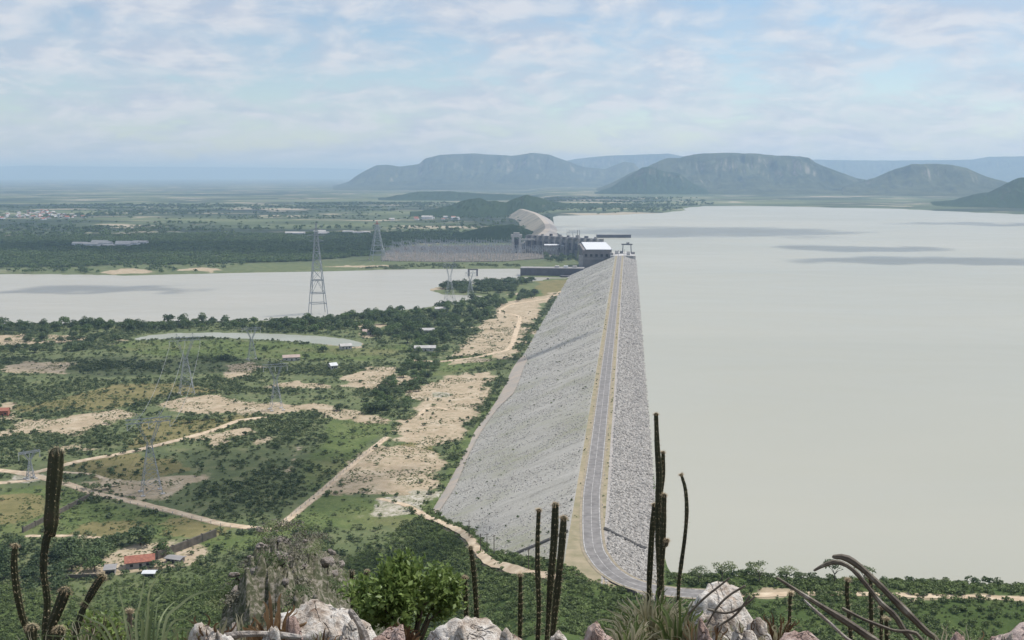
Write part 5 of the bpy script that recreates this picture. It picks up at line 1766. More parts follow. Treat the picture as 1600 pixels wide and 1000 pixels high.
# slim posts beside the toe
for k, (px_, py_) in enumerate(((733, 842), (751, 866), (761, 866), (772, 870), (826, 893))):
    p = drop(px_, py_, 8.0)
    p.z = max(p.z, float(face_z(p.x)) if p.x > -98 else p.z)
    t_ = thing('utility_pole', 'slim dark utility pole beside the toe of the dam', 'pole', p, 0.3 * k, 'utility poles at the dam toe')
    MB().tube([(0, 0, -0.6), (0, 0, 8.2)], [0.2, 0.13], 6).build('pole', M_BARK, t_)
    MB().box((0, 0, 7.7), (1.8, 0.16, 0.16)).build('crossarm', M_BARK, t_)
for k in range(26):
    yv = 440 + k * 46
    mk = thing('marker_post', 'small white marker post along the lake side of the crest road', 'post', (-9.1, yv, CREST_Z), 0, 'marker posts along the crest road')
    MB().box((0, 0, 0.45), (0.22, 0.22, 1.0)).build('post', M_WHITE, mk)
    MB().box((0, -0.01, 0.8), (0.24, 0.24, 0.14)).build('reflector', M_TILE, mk)
# ------------------------------------------------------------------ foreground: rocks, cacti, bromeliads on the lip of the viewpoint
from mathutils import noise as mn


def rock_material(name, c_hi, c_mid, c_lo, c_lich):
    m, t, b = new_mat(name)
    v = t.nodes.new('ShaderNodeTexCoord').outputs['Object']
    f = noise(t, v, 7.0, 8.0, 0.68)
    g = noise(t, v, 2.6, 5.0, 0.6, 0.8)
    fine = noise(t, v, 42.0, 6.0, 0.7)
    c = ramp(t, [(0.36, c_lo), (0.46, c_mid), (0.55, c_hi)], mth(t, 'ADD', mth(t, 'MULTIPLY', f, 0.7), mth(t, 'MULTIPLY', fine, 0.3)))
    c = mixc(t, ramp(t, [(0.54, (0, 0, 0)), (0.64, (0.8, 0.8, 0.8))], g), c, c_lich)
    wv = noise(t, v, 3.4, 3.0, 0.5, 1.6)
    crack = ramp(t, [(0.485, (0, 0, 0)), (0.50, (1, 1, 1)), (0.515, (0, 0, 0))], wv)
    c = mixc(t, mth(t, 'MULTIPLY', crack, mth(t, 'MULTIPLY', fine, 0.45)), c, tuple(x * 0.7 for x in c_lo))
    t.links.new(c, b.inputs['Base Color'])
    b.inputs['Roughness'].default_value = 0.9; b.inputs['Specular IOR Level'].default_value = 0.2
    bn = t.nodes.new('ShaderNodeBump'); bn.inputs['Strength'].default_value = 0.9; bn.inputs['Distance'].default_value = 0.05
    hgt = mth(t, 'SUBTRACT', mth(t, 'ADD', f, mth(t, 'MULTIPLY', fine, 0.5)), mth(t, 'MULTIPLY', crack, 0.5))
    t.links.new(hgt, bn.inputs['Height']); t.links.new(bn.outputs[0], b.inputs['Normal'])
    return m


M_ROCKW = rock_material('quartzite_white', (0.80, 0.755, 0.69), (0.60, 0.52, 0.44), (0.24, 0.16, 0.11), (0.50, 0.33, 0.22))
M_ROCKP = rock_material('quartzite_pink', (0.62, 0.50, 0.45), (0.46, 0.33, 0.28), (0.20, 0.13, 0.10), (0.34, 0.20, 0.15))
M_ROCKG = rock_material('outcrop_stone', (0.42, 0.37, 0.33), (0.27, 0.23, 0.20), (0.12, 0.10, 0.085), (0.30, 0.23, 0.18))


def boulder_mesh(name, seed, sx, sy, sz, mat, sub=5, amp=0.75, sharp=1.1, planes=15):
    """angular fractured block: a polytope of random planes, its edges worn and its faces pitted"""
    rr = random.Random(seed * 7 + 1)
    PL = []
    for k in range(planes):
        n_ = Vector((rr.gauss(0, 1), rr.gauss(0, 1), rr.gauss(0, 1))).normalized()
        PL.append((n_, rr.uniform(0.74, 1.0)))
    bm = bmesh.new()
    bmesh.ops.create_icosphere(bm, subdivisions=sub, radius=1.0)
    o = Vector((seed * 13.7, seed * 3.1, -seed * 7.3))
    for v in bm.verts:
        d = v.co.normalized()
        h = 1.25
        for n_, k in PL:
            c_ = n_.dot(d)
            if c_ > 0.12: h = min(h, k / c_)
        h = min(h, 1.12)
        q = d * h + o
        n1_ = mn.fractal(q * 1.3, 0.9, 2.1, 6)
        rg = mn.ridged_multi_fractal(q * 2.4, 0.9, 2.2, 4, 1.0, 2.0)
        n3_ = mn.noise(q * 7.0) * 0.055 + mn.noise(q * 15.0) * 0.030 + mn.noise(q * 29.0) * 0.014
        f = h * (1 + amp * (0.22 * n1_ - 0.055 * sharp * (rg - 1.0))) + n3_
        v.co = Vector((d.x * sx, d.y * sy, d.z * sz)) * f
    me = bpy.data.meshes.new(name); bm.to_mesh(me); bm.free()
    me.polygons.foreach_set('use_smooth', np.full(len(me.polygons), sub > 3))
    me.materials.append(mat)
    return me


def boulder(name, x0, x1, ytop, r, seed, mat, label, depth=1.0, rz=0.0, tilt=0.0, **kw):
    top = at_r((x0 + x1) / 2, ytop, r)
    g = gz(top.x, top.y) - 0.15
    sx = (x1 - x0) / 2 * mpp(r) * 1.02
    hz = max((top.z - g) / 2, sx * 0.5)
    me = boulder_mesh(name, seed, sx, sx * depth, hz, mat, **kw)
    zmax = max(v.co.z for v in me.vertices)
    p = Vector((top.x, top.y, top.z - zmax))
    return obj(name, me, None, p, (tilt * 0.3, tilt, rz), label, 'rock')


boulder('boulder', 428, 575, 938, 4.4, 3, M_ROCKW, 'jagged white boulder beside the leafy green bush', 0.8)
boulder('boulder', 655, 825, 970, 4.1, 5, M_ROCKW, 'low knobbly white boulder below the three cactus columns', 0.7, sharp=0.9)
boulder('boulder', 1068, 1190, 917, 4.9, 8, M_ROCKW, 'domed white boulder with dry stems lying over it', 0.9, sharp=0.35)
boulder('boulder', 1505, 1690, 954, 4.4, 12, M_ROCKP, 'pinkish weathered boulder at the edge of the view', 0.8, tilt=0.25)
boulder('boulder', 290, 375, 974, 4.0, 15, M_ROCKW, 'small pale boulder under the dry brown leaves', 0.8)
boulder('stone', 906, 962, 972, 4.4, 17, M_ROCKP, 'small pinkish stone beside the pale grass tuft', 0.9, sub=4)
boulder('stone', 848, 892, 986, 4.2, 19, M_ROCKW, 'little white stone at the foot of the three cactus columns', 0.9, sub=4)
boulder('stone', 1130, 1200, 984, 4.2, 22, M_ROCKW, 'flat pale stone below the domed white boulder', 0.9, sub=4)
boulder('stone', 1205, 1300, 990, 4.1, 23, M_ROCKP, 'broken pink stone behind the dry straw tuft', 0.9, sub=4)
boulder('stone', 560, 640, 984, 4.1, 25, M_ROCKP, 'brown pink stone under the leaf litter', 0.9, sub=4)

for k_, (x0_, x1_, yt_, r_k) in enumerate(((440, 476, 960, 4.05), (520, 565, 968, 4.0), (398, 440, 975, 4.0), (596, 640, 978, 3.95), (700, 742, 974, 3.9), (770, 812, 980, 3.9), (1082, 1118, 966, 4.3), (1165, 1206, 962, 4.4), (1140, 1170, 978, 4.2), (1470, 1520, 985, 4.1), (1560, 1600, 985, 4.0), (330, 362, 984, 3.9))):
    o_ = boulder('stone', x0_, x1_, yt_, r_k, 61 + k_, M_ROCKW if k_ % 3 else M_ROCKP, 'broken ' + ('white' if k_ % 3 else 'rusty pink') + ' stone lying among the boulders on the lip', 0.8, sub=4)
    o_['group'] = 'broken stones on the lip'

# rocky spur: every stone an individual, shapes shared
SPM = [boulder_mesh('stone', 40 + k, 1.0, 0.8, 0.7, M_ROCKG, sub=3, amp=0.7, sharp=1.2, planes=9) for k in range(8)]
rs_ = random.Random(5)
cnt = 0
tries = 0
while cnt < 280 and tries < 6000:
    tries += 1
    s_ = 14 + 58 * rs_.random() ** 0.8
    c_ = rs_.gauss(0.3, 0.055 * s_ + 0.3)
    if c_ > 0.5 and rs_.random() < 0.5: continue
    x_ = s_ * math.sin(SPUR_PHI) + c_ * math.cos(SPUR_PHI); y_ = s_ * math.cos(SPUR_PHI) - c_ * math.sin(SPUR_PHI)
    z_ = gz(x_, y_)
    k_ = (0.07 + 0.24 * rs_.random() ** 2.6) * (0.45 + s_ / 55)
    obj('spur_stone', SPM[cnt % 8], None, (x_, y_, z_ + 0.05 * k_), (rs_.uniform(-.5, .5), rs_.uniform(-.5, .5), rs_.uniform(0, 6.28)), ('big' if k_ > 0.17 else 'small') + ' rough weathered stone on the rocky spur below the viewpoint', 'rock', 'stones of the rocky spur', None, (k_, k_ * rs_.uniform(.7, 1.2), k_ * rs_.uniform(.6, 1.1)))
    cnt += 1
# grey dry bushes growing on the spur
M_GREYB = mat_leaf('leaf_grey_dry', (0.17, 0.16, 0.12), (0.06, 0.06, 0.042), 1.2, 0.5, 0.12)
SG = []
for k in range(4):
    P, F = leaf_cloud(500 + k, 1.5, 1.0, 420, 0.085, 0.05, 7)
    SG.append(mesh_np('dry_bush', P, F, M_GREYB if k % 2 else M_LEAF_S))
for k in range(300):
    s_ = 11 + 60 * rs_.random() ** 0.85
    c_ = rs_.gauss(0.25, 0.075 * s_ + 0.4)
    x_ = s_ * math.sin(SPUR_PHI) + c_ * math.cos(SPUR_PHI); y_ = s_ * math.cos(SPUR_PHI) - c_ * math.sin(SPUR_PHI)
    k_ = (0.26 + 0.6 * rs_.random()) * (0.5 + s_ / 55)
    obj('dry_bush', SG[k % 4], None, (x_, y_, gz(x_, y_) - 0.1), rs_.uniform(0, 6.28), ('grey leafed' if k % 2 else 'olive leafed') + ' dry bush growing on the rocky spur', 'bush', 'dry bushes of the rocky spur', None, (k_, k_, k_ * rs_.uniform(.7, 1.2)))

# ---- cacti
def cactus_material(name, c1, c2, tip):
    m, t, b = new_mat(name)
    v = t.nodes.new('ShaderNodeTexCoord').outputs['Object']
    f = noise(t, v, 9.0, 6.0, 0.65)
    c = ramp(t, [(0.32, c2), (0.55, c1), (0.75, tip)], f)
    t.links.new(c, b.inputs['Base Color'])
    b.inputs['Roughness'].default_value = 0.6; b.inputs['Specular IOR Level'].default_value = 0.3
    bn = t.nodes.new('ShaderNodeBump'); bn.inputs['Strength'].default_value = 0.5; bn.inputs['Distance'].default_value = 0.01
    t.links.new(noise(t, v, 60.0, 4.0), bn.inputs['Height']); t.links.new(bn.outputs[0], b.inputs['Normal'])
    return m


M_CACT = cactus_material('cactus_skin', (0.050, 0.052, 0.026), (0.024, 0.026, 0.016), (0.085, 0.062, 0.040))
M_CACTD = cactus_material('cactus_skin_dry', (0.16, 0.135, 0.10), (0.06, 0.045, 0.036), (0.42, 0.38, 0.33))
M_SPINE = mat_simple('cactus_spines', (0.46, 0.38, 0.25), (0.30, 0.22, 0.13), 8.0, 0.7, 0.2)
M_DEADW = mat_simple('dead_wood', (0.50, 0.46, 0.42), (0.20, 0.16, 0.13), 14.0, 0.9, 0.1, 0.5, 40.0)


def stem_mesh(pts, rad, mat, ribs=8, spines=True, seed=0, taper_tip=True, ribd=0.15):
    """ribbed column along pts (base first); rad: list of radii at pts. Returns skin mesh, spine mesh"""
    n_ = 6
    P = smooth_line(pts, n_)
    idx = np.linspace(0, len(pts) - 1, len(P))
    R_ = np.interp(idx, range(len(pts)), rad)
    # resample closely
    L = [0.0]
    for a_, b_ in zip(P[:-1], P[1:]): L.append(L[-1] + (b_ - a_).length)
    tot = L[-1]
    m_ = max(14, int(tot / 0.03))
    ts = list(np.linspace(0, tot - R_[-1] * 1.3, m_)) if taper_tip else list(np.linspace(0, tot, m_))
    if taper_tip:
        ts += [tot - R_[-1] * 1.3 * math.cos(a_) for a_ in np.linspace(math.pi / 2 * 0.985, 0.25, 9)]
        ts = sorted(ts)
    C = [[np.interp(t_, L, [p[k] for p in P]) for t_ in ts] for k in range(3)]
    Q = [Vector(q) for q in zip(*C)]
    rr = np.interp(ts, L, R_)
    rnd = random.Random(seed)
    ring = ribs * 4
    vs, fs, sp = [], [], MB()
    ref = Vector((1, 0, 0))
    for i, q in enumerate(Q):
        d = (Q[min(i + 1, len(Q) - 1)] - Q[max(i - 1, 0)]).normalized()
        x_ = (ref - d * ref.dot(d)).normalized(); ref = x_
        y_ = d.cross(x_)
        wob = 1.0 if spines else 2.2
        r_i = rr[i] * (1 + wob * (0.05 * math.sin(ts[i] * 17 + seed) + 0.03 * math.sin(ts[i] * 41 + seed * 2) + 0.03 * math.sin(ts[i] * 7.3 + seed * 5)))
        if taper_tip:
            e = tot - ts[i]; cap = rr[i] * 1.3
            if e < cap: r_i *= math.sqrt(max(1e-4, 1 - (1 - e / cap) ** 2))
        for k in range(ring):
            a_ = 2 * math.pi * k / ring
            w_ = r_i * (1 + ribd * math.cos(ribs * a_))
            vs.append(q + (x_ * math.cos(a_) + y_ * math.sin(a_)) * w_)
        if spines and ts[i] > tot * 0.12:
            for k in range(ribs):
                a_ = 2 * math.pi * k / ribs
                o_ = (x_ * math.cos(a_) + y_ * math.sin(a_))
                b0 = q + o_ * r_i * (1 + ribd)
                for s_ in range(3):
                    dd = (o_ + Vector((rnd.uniform(-.8, .8), rnd.uniform(-.8, .8), rnd.uniform(-.5, .8)))).normalized() * rnd.uniform(0.008, 0.022)
                    side = dd.cross(d).normalized() * 0.0009 if dd.cross(d).length > 1e-6 else x_ * 0.0009
                    sp.add([b0 - side, b0 + side, b0 + dd], [(0, 1, 2)])
    for i in range(len(Q) - 1):
        for k in range(ring):
            fs.append((i * ring + k, i * ring + (k + 1) % ring, (i + 1) * ring + (k + 1) % ring, (i + 1) * ring + k))
    fs.append(tuple(range((len(Q) - 1) * ring, len(Q) * ring)))
    fs.append(tuple(range(ring - 1, -1, -1)))
    return mesh_np('stem', vs, fs, mat, True), (sp.mesh('spines', M_SPINE) if spines and sp.v else None)


cact_seed = 0


def cactus(name, stems, r, label, mat=None, cat='cactus', ribs=8, spines=True, part='stem', bw=1.0):
    """stems: list of (photo points from base to tip, [px widths]); all at distance r (optional per-stem dr)"""
    global cact_seed
    mat = mat or M_CACT
    b0 = at_r(stems[0][0][0][0], stems[0][0][0][1], r)
    base = Vector((b0.x, b0.y, gz(b0.x, b0.y) - 0.05))
    t_ = thing(name, label, cat, base, 0)
    for st_ in stems:
        pts_px, wd = st_[0], st_[1]
        dr = st_[2] if len(st_) > 2 else 0.0
        fl = st_[3] if len(st_) > 3 else 'ground'
        dl = dr if isinstance(dr, (list, tuple)) else [dr] * len(pts_px)
        P = [at_r(px, py, r + dl[i]) for i, (px, py) in enumerate(pts_px)]
        R_ = [w / 2 * 0.80 * mpp(r + dl[i]) for i, w in enumerate(wd)]
        if fl == 'ground':
            g = gz(P[0].x, P[0].y) - 0.06
            if P[0].z > g + 0.05:
                P = [Vector((P[0].x, P[0].y, g))] + P; R_ = [R_[0] * bw] + R_
        cact_seed += 1
        sk, spn = stem_mesh([p - base for p in P], R_, st_[4] if len(st_) > 4 else mat, ribs, spines, cact_seed)
        so = obj(part, sk, t_)
        if spn is not None:
            so2 = obj('spines', spn, so)
            so2['kind'] = 'stuff'
    return t_


cactus('columnar_cactus', [([(72, 1000), (74, 940), (68, 890), (71, 850), (78, 825)], [13, 12, 11, 13, 15]), ([(80, 838), (80, 815), (83, 770), (87, 725), (88, 699)], [14, 25, 25, 25, 20], 0.0, 'air')], 5.4, 'tall thick green cactus column overlooking the pasture')
cactus('columnar_cactus', [([(48, 1010), (43, 985), (34, 960), (26, 920), (22, 880), (24, 850)], [10, 11, 11, 11, 11, 9])], 5.6, 'slim curved cactus stem left of the tall thick column')
cactus('columnar_cactus', [([(80, 992), (86, 965), (95, 942), (104, 918)], [15, 18, 20, 17])], 5.2, 'short fat leaning cactus right of the tall thick column')
cactus('columnar_cactus', [([(118, 1008), (120, 985), (126, 962), (134, 942)], [10, 11, 11, 10]), ([(133, 946), (141, 930), (152, 912), (163, 897)], [9, 13, 14, 11], 0.0, 'air')], 5.0, 'elbow bent cactus stem beside the long leaved bromeliad')
cactus('columnar_cactus', [([(50, 1020), (50, 1000), (50, 975)], [16, 18, 15])], 4.9, 'stubby round topped cactus between the curved stem and the tall column')
cactus('columnar_cactus', [([(92, 1020), (92, 1000), (93, 978)], [16, 18, 15])], 4.8, 'stubby cactus below the short fat leaning one')
cactus('columnar_cactus', [([(203, 1012), (202, 985), (203, 952)], [8, 9, 8])], 4.7, 'dry brown cactus stump inside the bromeliad leaves', M_CACTD)
cactus('columnar_cactus', [([(745, 975), (743, 930), (740, 890), (735, 853)], [9, 9, 9, 8])], 5.8, 'thin dark cactus pole right of the leafy bush')
cactus('columnar_cactus', [([(729, 985), (728, 945), (726, 900)], [8, 9, 8])], 5.9, 'short cactus nub tucked behind the leafy bush')
cactus('columnar_cactus', [([(840, 1005), (842, 950), (840, 890), (840, 840), (842, 795)], [8, 9, 9, 8, 7]),
                           ([(854, 1010), (857, 960), (861, 900), (866, 840), (868, 785)], [8, 9, 13, 13, 11], 0.15),
                           ([(862, 1010), (866, 965), (872, 910), (878, 850), (881, 806)], [9, 11, 13, 13, 10], -0.1)], 5.3, 'group of three dark upright cactus columns in front of the road')
cactus('columnar_cactus', [([(812, 1010), (813, 950), (813, 896)], [7, 8, 7])], 5.9, 'lone thin cactus stake left of the three columns')
cactus('columnar_cactus', [([(1032, 925), (1030, 860), (1029, 790), (1030, 740), (1027, 700), (1025, 645)], [13, 13, 12, 11, 10, 7]),
                           ([(1032, 780), (1036, 740), (1036, 705)], [7, 8, 6], 0.05, 'air'),
                           ([(1032, 925), (1035, 860), (1037, 810), (1038, 771)], [9, 10, 10, 8], -0.12),
                           ([(1014, 930), (1016, 880), (1019, 830), (1023, 786)], [9, 10, 10, 8], 0.1),
                           ([(1034, 852), (1040, 852), (1043, 842)], [5, 7, 6], -0.15, 'air')], 6.2, 'tall branching dark cactus standing against the reservoir')
cactus('columnar_cactus', [([(1060, 925), (1064, 885), (1070, 840), (1073, 800), (1071, 765), (1064, 740)], [6, 7, 7, 7, 6, 5])], 6.0, 'thin curved cactus whip right of the tall branching cactus')
cactus('columnar_cactus', [([(550, 925), (550, 905), (550, 893)], [7, 8, 6])], 8.5, 'tiny cactus knob on the spur edge left of the bush')
cactus('columnar_cactus', [([(570, 930), (573, 905), (574, 890)], [7, 8, 6])], 8.3, 'tiny cactus knob touching the top of the leafy bush')
# old leaning stems at the right
cactus('leaning_cactus', [([(1470, 1015), (1445, 985), (1415, 955), (1388, 928), (1365, 905), (1340, 883), (1320, 871), (1300, 870)], [9, 11, 12, 12, 11, 11, 10, 6])], 5.0, 'arching grey cactus stem leaning out highest over the shore', M_CACTD, ribs=6, spines=False)
cactus('leaning_cactus', [([(1430, 1015), (1412, 985), (1398, 962), (1376, 942), (1352, 912), (1330, 888), (1308, 878), (1290, 882), (1271, 892)], [8, 9, 9, 8, 9, 9, 8, 7, 4])], 4.9, 'hooked grey cactus stem leaning beneath the highest one', M_CACTD, ribs=6, spines=False)
cactus('leaning_cactus', [([(1385, 1020), (1350, 990), (1320, 970), (1285, 948), (1250, 926), (1213, 902)], [12, 12, 11, 9, 7, 4])], 4.7, 'straight brown cactus stem leaning left over the straw tuft', M_CACTD, ribs=6, spines=False)
cactus('dead_branch', [([(1340, 1015), (1320, 996), (1298, 975), (1275, 955), (1256, 937)], [7, 6, 6, 5, 4])], 4.6, 'bleached white dead branch under the straight brown stem', M_DEADW, 'branch', 5, False, 'limb')
cactus('dead_branch', [([(1440, 1000), (1395, 985), (1350, 968), (1315, 950)], [7, 7, 6, 5])], 4.8, 'short brown dead branch behind the leaning stems', M_CACTD, 'branch', 5, False, 'limb')
cactus('columnar_cactus', [([(1330, 1015), (1327, 970), (1323, 925), (1325, 904)], [6, 7, 7, 6])], 5.5, 'upright dark cactus stem behind the hooked leaning one')
cactus('columnar_cactus', [([(1362, 1015), (1361, 960), (1360, 900)], [6, 7, 6])], 5.5, 'upright dark cactus stem crossing behind both arching stems')
cactus('columnar_cactus', [([(1376, 1015), (1377, 980), (1378, 948)], [5, 6, 5])], 5.3, 'short dark cactus stem below the hooked arch')
cactus('columnar_cactus', [([(1385, 1015), (1385, 990), (1385, 965)], [6, 7, 6])], 5.1, 'short green cactus finger below the hooked arch')
cactus('columnar_cactus', [([(1234, 955), (1234, 940), (1236, 925)], [6, 7, 6])], 5.4, 'stubby dark cactus knob under the straight leaning stem')
cactus('fallen_log', [([(350, 993), (390, 990), (430, 991), (472, 996)], [11, 12, 12, 9], 0.0, 'air')], 4.0, 'weathered grey branch lying among the dry leaves', M_DEADW, 'branch', 5, False, 'limb')
cactus('dead_branch', [([(572, 1010), (566, 985), (556, 968), (546, 952)], [17, 15, 13, 9])], 4.05, 'thick broken grey stump leaning on the white boulder', M_DEADW, 'branch', 5, False, 'limb')
for k_, pp_ in enumerate(([(1100, 985), (1120, 950), (1140, 930), (1165, 915)], [(1120, 980), (1150, 960), (1172, 930)], [(1105, 952), (1135, 958), (1160, 948), (1180, 932)], [(1075, 960), (1100, 935), (1125, 915), (1140, 903)])):
    cactus('dead_twig', [(pp_, [4.0] * len(pp_), -0.35, 'air')], 4.85, 'dry brown stem lying across the domed white boulder', M_CACTD, 'stem', 5, False, 'limb')
for o_ in col.objects:
    if o_.name.startswith('dead_twig'): o_['group'] = 'dry stems over the domed boulder'


# ---- bromeliads and grass: ribbons with a folded cross-section
M_BROM = mat_leaf('bromeliad_leaf', (0.36, 0.40, 0.22), (0.17, 0.21, 0.10), 6.0, 0.5, 0.25, 0.45)
M_BROMD = mat_leaf('bromeliad_dry', (0.30, 0.19, 0.10), (0.10, 0.055, 0.03), 8.0, 0.6, 0.15, 0.7)
M_STRAW = mat_leaf('straw_blade', (0.58, 0.53, 0.37), (0.30, 0.28, 0.17), 6.0, 0.6, 0.25, 0.6)
M_GRASSB = mat_leaf('grass_blade', (0.24, 0.30, 0.12), (0.11, 0.15, 0.05), 6.0, 0.6, 0.3, 0.5)


def ribbon(mb, pts, w0, w1=0.15, fold=0.3, n=5):
    P = smooth_line(pts, n)
    vs, fs = [], []
    view = (P[len(P) // 2] + mb_off - Vector((0, 0, CAMZ))).normalized() if False else Vector((0, 1, 0))
    for i, p in enumerate(P):
        t_ = i / (len(P) - 1)
        d = (P[min(i + 1, len(P) - 1)] - P[max(i - 1, 0)]).normalized()
        s = d.cross(view)
        s = s.normalized() if s.length > 1e-4 else Vector((1, 0, 0))
        nn = s.cross(d)
        w = w0 * ((1 - t_) ** 0.6) * (1 - w1) + w0 * w1 * (1 - t_)
        vs += [p - s * w / 2 + nn * w * fold, p, p + s * w / 2 + nn * w * fold]
    for i in range(len(P) - 1):
        fs += [(3 * i, 3 * i + 1, 3 * i + 4, 3 * i + 3), (3 * i + 1, 3 * i + 2, 3 * i + 5, 3 * i + 4)]
    mb.add(vs, fs)


def traced_plant(name, base_px, r, leaves, label, cat, mat, width_px=8, part='leaf'):
    b0 = at_r(base_px[0], base_px[1], r)
    base = Vector((b0.x, b0.y, gz(b0.x, b0.y) - 0.02))
    t_ = thing(name, label, cat, base, 0)
    rnd = random.Random(len(leaves))
    for L in leaves:
        dr = rnd.uniform(-0.35, 0.25)
        root = Vector((rnd.uniform(-.06, .06), rnd.uniform(-.06, .06), 0.0))
        P = [root] + [at_r(px, py, r + dr * (i + 1) / len(L)) - base for i, (px, py) in enumerate(L)]
        mb = MB(); ribbon(mb, P, width_px * mpp(r) * rnd.uniform(0.8, 1.15))
        mb.build(part, mat, t_, True)
    return t_


traced_plant('bromeliad', (222, 1020), 4.3, [
    [(198, 985), (192, 950), (183, 912)], [(212, 985), (219, 940), (227, 895)], [(230, 970), (232, 930), (243, 905), (259, 886)], [(236, 960), (254, 930), (283, 897)],
    [(256, 980), (282, 945), (310, 927), (352, 920)], [(262, 985), (288, 967), (308, 955)], [(180, 985), (152, 958), (131, 940), (104, 921)], [(160, 990), (130, 975), (92, 958)],
    [(222, 985), (218, 965), (214, 950)], [(245, 990), (252, 965), (262, 950), (276, 938)], [(150, 1000), (110, 996), (62, 992)], [(170, 992), (140, 968), (112, 955)], [(240, 985), (244, 955), (247, 930)], [(205, 990), (190, 970), (168, 948)],
    [(270, 995), (300, 985), (335, 978)], [(228, 985), (226, 962), (230, 948)]], 'large bromeliad with long arching pale green leaves', 'bromeliad', M_BROM, 5.5)


def tuft(name, cx, cy, r, n, spread, hgt, label, mats, width_px=3.0, seed=0, cat='grass', droop=0.5, lo=0.45):
    """random arching blades from one root; the few widest are parts, the fine ones one mass"""
    b0 = at_r(cx, cy, r)
    g = gz(b0.x, b0.y)
    base = Vector((b0.x, b0.y, g - 0.02))
    hgt += max(0.0, (b0.z - g) / mpp(r))
    t_ = thing(name, label, cat, base, 0)
    rnd = random.Random(seed)
    mbs = [MB() for _ in mats]
    big = 0
    for k in range(n):
        a = rnd.uniform(0, 6.28)
        sp_ = spread * mpp(r) * rnd.uniform(0.15, 1.0)
        h = hgt * mpp(r) * rnd.uniform(lo, 1.0)
        o = Vector((math.cos(a) * sp_ * 0.12, math.sin(a) * sp_ * 0.12, 0))
        tip = Vector((math.cos(a) * sp_, math.sin(a) * sp_ * 0.8, h * (1 - droop * (sp_ / (spread * mpp(r))) ** 2)))
        mid = o.lerp(tip, 0.5) + Vector((0, 0, h * 0.22))
        q3 = o.lerp(tip, 0.8) + Vector((rnd.uniform(-.02, .02), 0, h * 0.12))
        mi = rnd.randrange(len(mats))
        w = width_px * mpp(r) * rnd.uniform(0.6, 1.3)
        if k < 14:
            mb = MB(); ribbon(mb, [o, mid, q3, tip], w * 1.5); mb.build('leaf', mats[mi], t_, True)
        else:
            ribbon(mbs[mi], [o, mid, q3, tip], w, n=3)
    for mb, mt in zip(mbs, mats):
        if mb.v:
            mb.build('blades', mt, t_, True, kind='stuff')
    return t_


tuft('grass_tuft', 1018, 1005, 4.9, 260, 105, 112, 'pale greyish grass tuft at the foot of the branching cactus', (M_STRAW, M_STRAW, M_GRASSB, M_STRAW), 3.4, 1)
tuft('grass_tuft', 985, 1012, 4.6, 90, 75, 75, 'green grass tuft left of the pale one', (M_GRASSB, M_STRAW), 3.2, 2)
tuft('grass_tuft', 1060, 1010, 4.7, 80, 60, 100, 'upright grass tuft between pale tuft and white boulder', (M_GRASSB, M_STRAW), 4.5, 3, droop=0.2)
tuft('straw_tuft', 1215, 1012, 4.5, 130, 55, 75, 'dry golden straw tuft beside the leaning stems', (M_STRAW, M_STRAW, M_BROMD), 3.2, 4)
tuft('dry_bromeliad', 428, 1000, 4.1, 60, 75, 95, 'dead dark brown bromeliad in front of the white boulder', (M_BROMD,), 6.5, 5, 'bromeliad')
tuft('dry_bromeliad', 330, 1005, 4.0, 90, 85, 60, 'withered rusty bromeliad beside the fallen grey branch', (M_BROMD, M_STRAW, M_BROMD), 6.0, 6, 'bromeliad')
tuft('dry_bromeliad', 628, 1008, 4.1, 110, 62, 62, 'heap of curled tan dead leaves under the leafy bush', (M_BROMD, M_STRAW, M_BROMD), 5.5, 7, 'bromeliad', 0.85)
tuft('dry_bromeliad', 1115, 1008, 4.5, 90, 70, 50, 'tangle of dead leaves under the domed white boulder', (M_BROMD, M_STRAW), 4.5, 8, 'bromeliad', 0.7)
tuft('grass_tuft', 62, 1015, 4.4, 70, 70, 60, 'sparse green grass at the foot of the stubby cacti', (M_GRASSB, M_STRAW), 2.6, 9)
tuft('grass_tuft', 280, 1015, 4.5, 60, 60, 60, 'short weedy grass right of the large bromeliad', (M_GRASSB, M_STRAW), 3.0, 10)
tuft('grass_tuft', 935, 1015, 4.4, 60, 50, 45, 'low grass around the small pinkish stone', (M_GRASSB, M_STRAW), 2.6, 11)
tuft('straw_tuft', 1475, 1015, 4.6, 50, 45, 65, 'thin straw wisps left of the pink boulder', (M_STRAW,), 2.2, 12)
tuft('grass_tuft', 130, 1018, 4.7, 60, 60, 70, 'weedy grass beneath the elbow bent cactus', (M_GRASSB, M_STRAW), 2.6, 13)

tuft('straw_tuft', 1165, 1010, 4.3, 90, 60, 62, 'tawny dry grass spilling in front of the domed boulder', (M_STRAW, M_BROMD, M_STRAW), 3.0, 21)
tuft('straw_tuft', 1085, 1012, 4.3, 80, 50, 70, 'tawny dry grass between the pale tuft and the domed boulder', (M_STRAW, M_BROMD), 3.0, 22)
tuft('straw_tuft', 500, 1012, 3.9, 70, 60, 50, 'rusty dry grass under the jagged white boulder', (M_BROMD, M_STRAW), 3.0, 23)
tuft('straw_tuft', 690, 1014, 3.9, 60, 55, 40, 'rusty dry grass below the knobbly boulder', (M_BROMD, M_STRAW), 3.0, 24)
tuft('straw_tuft', 1520, 1012, 4.1, 60, 45, 50, 'dry yellow grass in front of the pinkish boulder', (M_STRAW, M_BROMD), 2.6, 25)
tuft('straw_tuft', 380, 1008, 4.2, 80, 60, 70, 'grey dry grass at the foot of the rocky spur', (M_STRAW, M_BROMD), 3.0, 26)

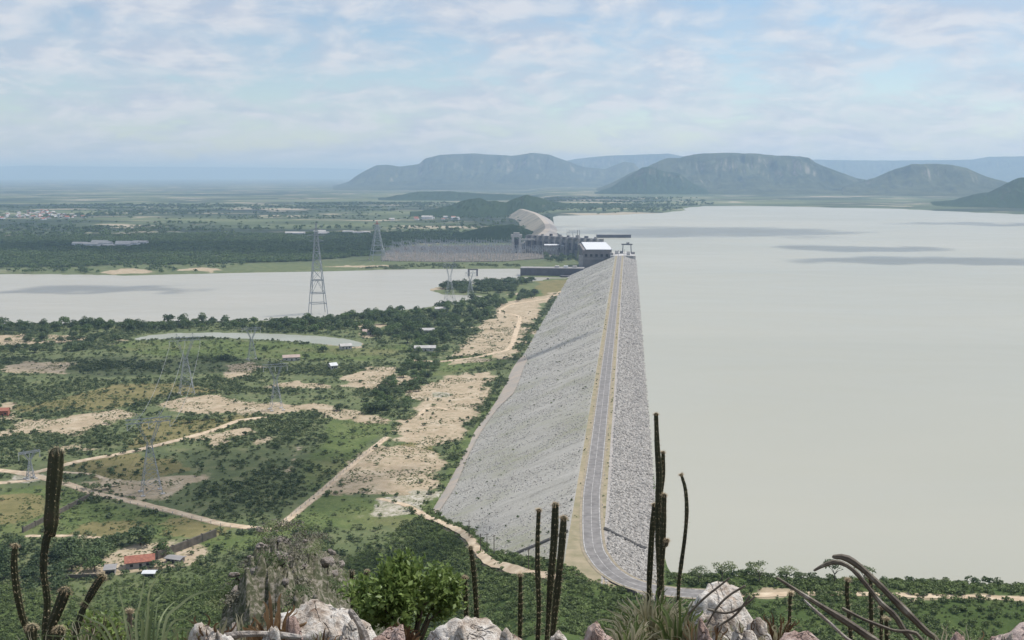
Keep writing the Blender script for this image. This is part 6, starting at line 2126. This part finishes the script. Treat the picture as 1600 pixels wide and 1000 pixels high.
# ---- leafy bush
def leafy_bush(x0, x1, ytop, ybot, r, n, label, seed, mat, leaf=0.034):
    c = at_r((x0 + x1) / 2, ybot, r)
    base = Vector((c.x, c.y, gz(c.x, c.y) - 0.03))
    t_ = thing('leafy_bush', label, 'bush', base, 0)
    topz = at_r((x0 + x1) / 2, ytop, r).z - base.z
    botz = max(0.05, c.z - base.z)
    w = (x1 - x0) * mpp(r)
    rg = np.random.default_rng(seed)
    mb = MB()
    tips = []
    for k in range(34):
        a = rg.uniform(0, 6.28); d = math.sqrt(rg.random()) * w * 0.5
        e = Vector((math.cos(a) * d, math.sin(a) * d * 0.8, botz + (topz - botz) * (0.98 - 1.7 * (d / w) ** 2 - 0.32 * rg.random())))
        m_ = Vector((e.x * 0.45, e.y * 0.45, e.z * 0.55 + 0.05))
        mb.tube([(rg.uniform(-.03, .03), rg.uniform(-.03, .03), 0), m_, e], [0.011, 0.007, 0.002], 5)
        tips.append((m_, e))
    mb.build('branches', M_BARK, t_, True)
    V, F = [], []
    for k in range(n):
        m_, e = tips[rg.integers(len(tips))]
        f = rg.random() ** 0.55
        p = m_.lerp(e, f) + Vector(rg.normal(size=3) * w * 0.045)
        if p.z < botz * 0.5: continue
        out = (Vector(rg.normal(size=3)) * 0.8 + Vector((0, 0, 0.35)) + (p - Vector((0, 0, topz * 0.5))).normalized() * 0.5).normalized()
        s = leaf * rg.uniform(0.55, 1.2)
        nn = (Vector(rg.normal(size=3)) * 0.5 + Vector((0, 0, 1))).normalized()
        sd = out.cross(nn)
        if sd.length < 1e-3: continue
        sd = sd.normalized() * s * 0.30
        nn = sd.cross(out).normalized() * s * 0.10
        b = len(V)
        V += [p, p + out * s * 0.4 + sd + nn, p + out * s, p + out * s * 0.4 - sd + nn, p + out * s * 0.5]
        F += [(b, b + 1, b + 4), (b + 1, b + 2, b + 4), (b + 2, b + 3, b + 4), (b + 3, b, b + 4)]
    o = obj('foliage', mesh_np('foliage', np.array([tuple(v) for v in V]), np.array(F), mat), t_)
    o['kind'] = 'stuff'
    return t_


M_BUSH = mat_leaf('bush_leaf', (0.32, 0.40, 0.13), (0.11, 0.17, 0.045), 22.0, 0.2, 0.35, 0.4)
leafy_bush(540, 732, 866, 985, 5.7, 6500, 'bright green leafy bush between the white boulders', 1, M_BUSH, 0.040)
leafy_bush(100, 210, 950, 1010, 5.2, 500, 'low weedy green plant among the left hand cacti', 2, M_BUSH, 0.03)
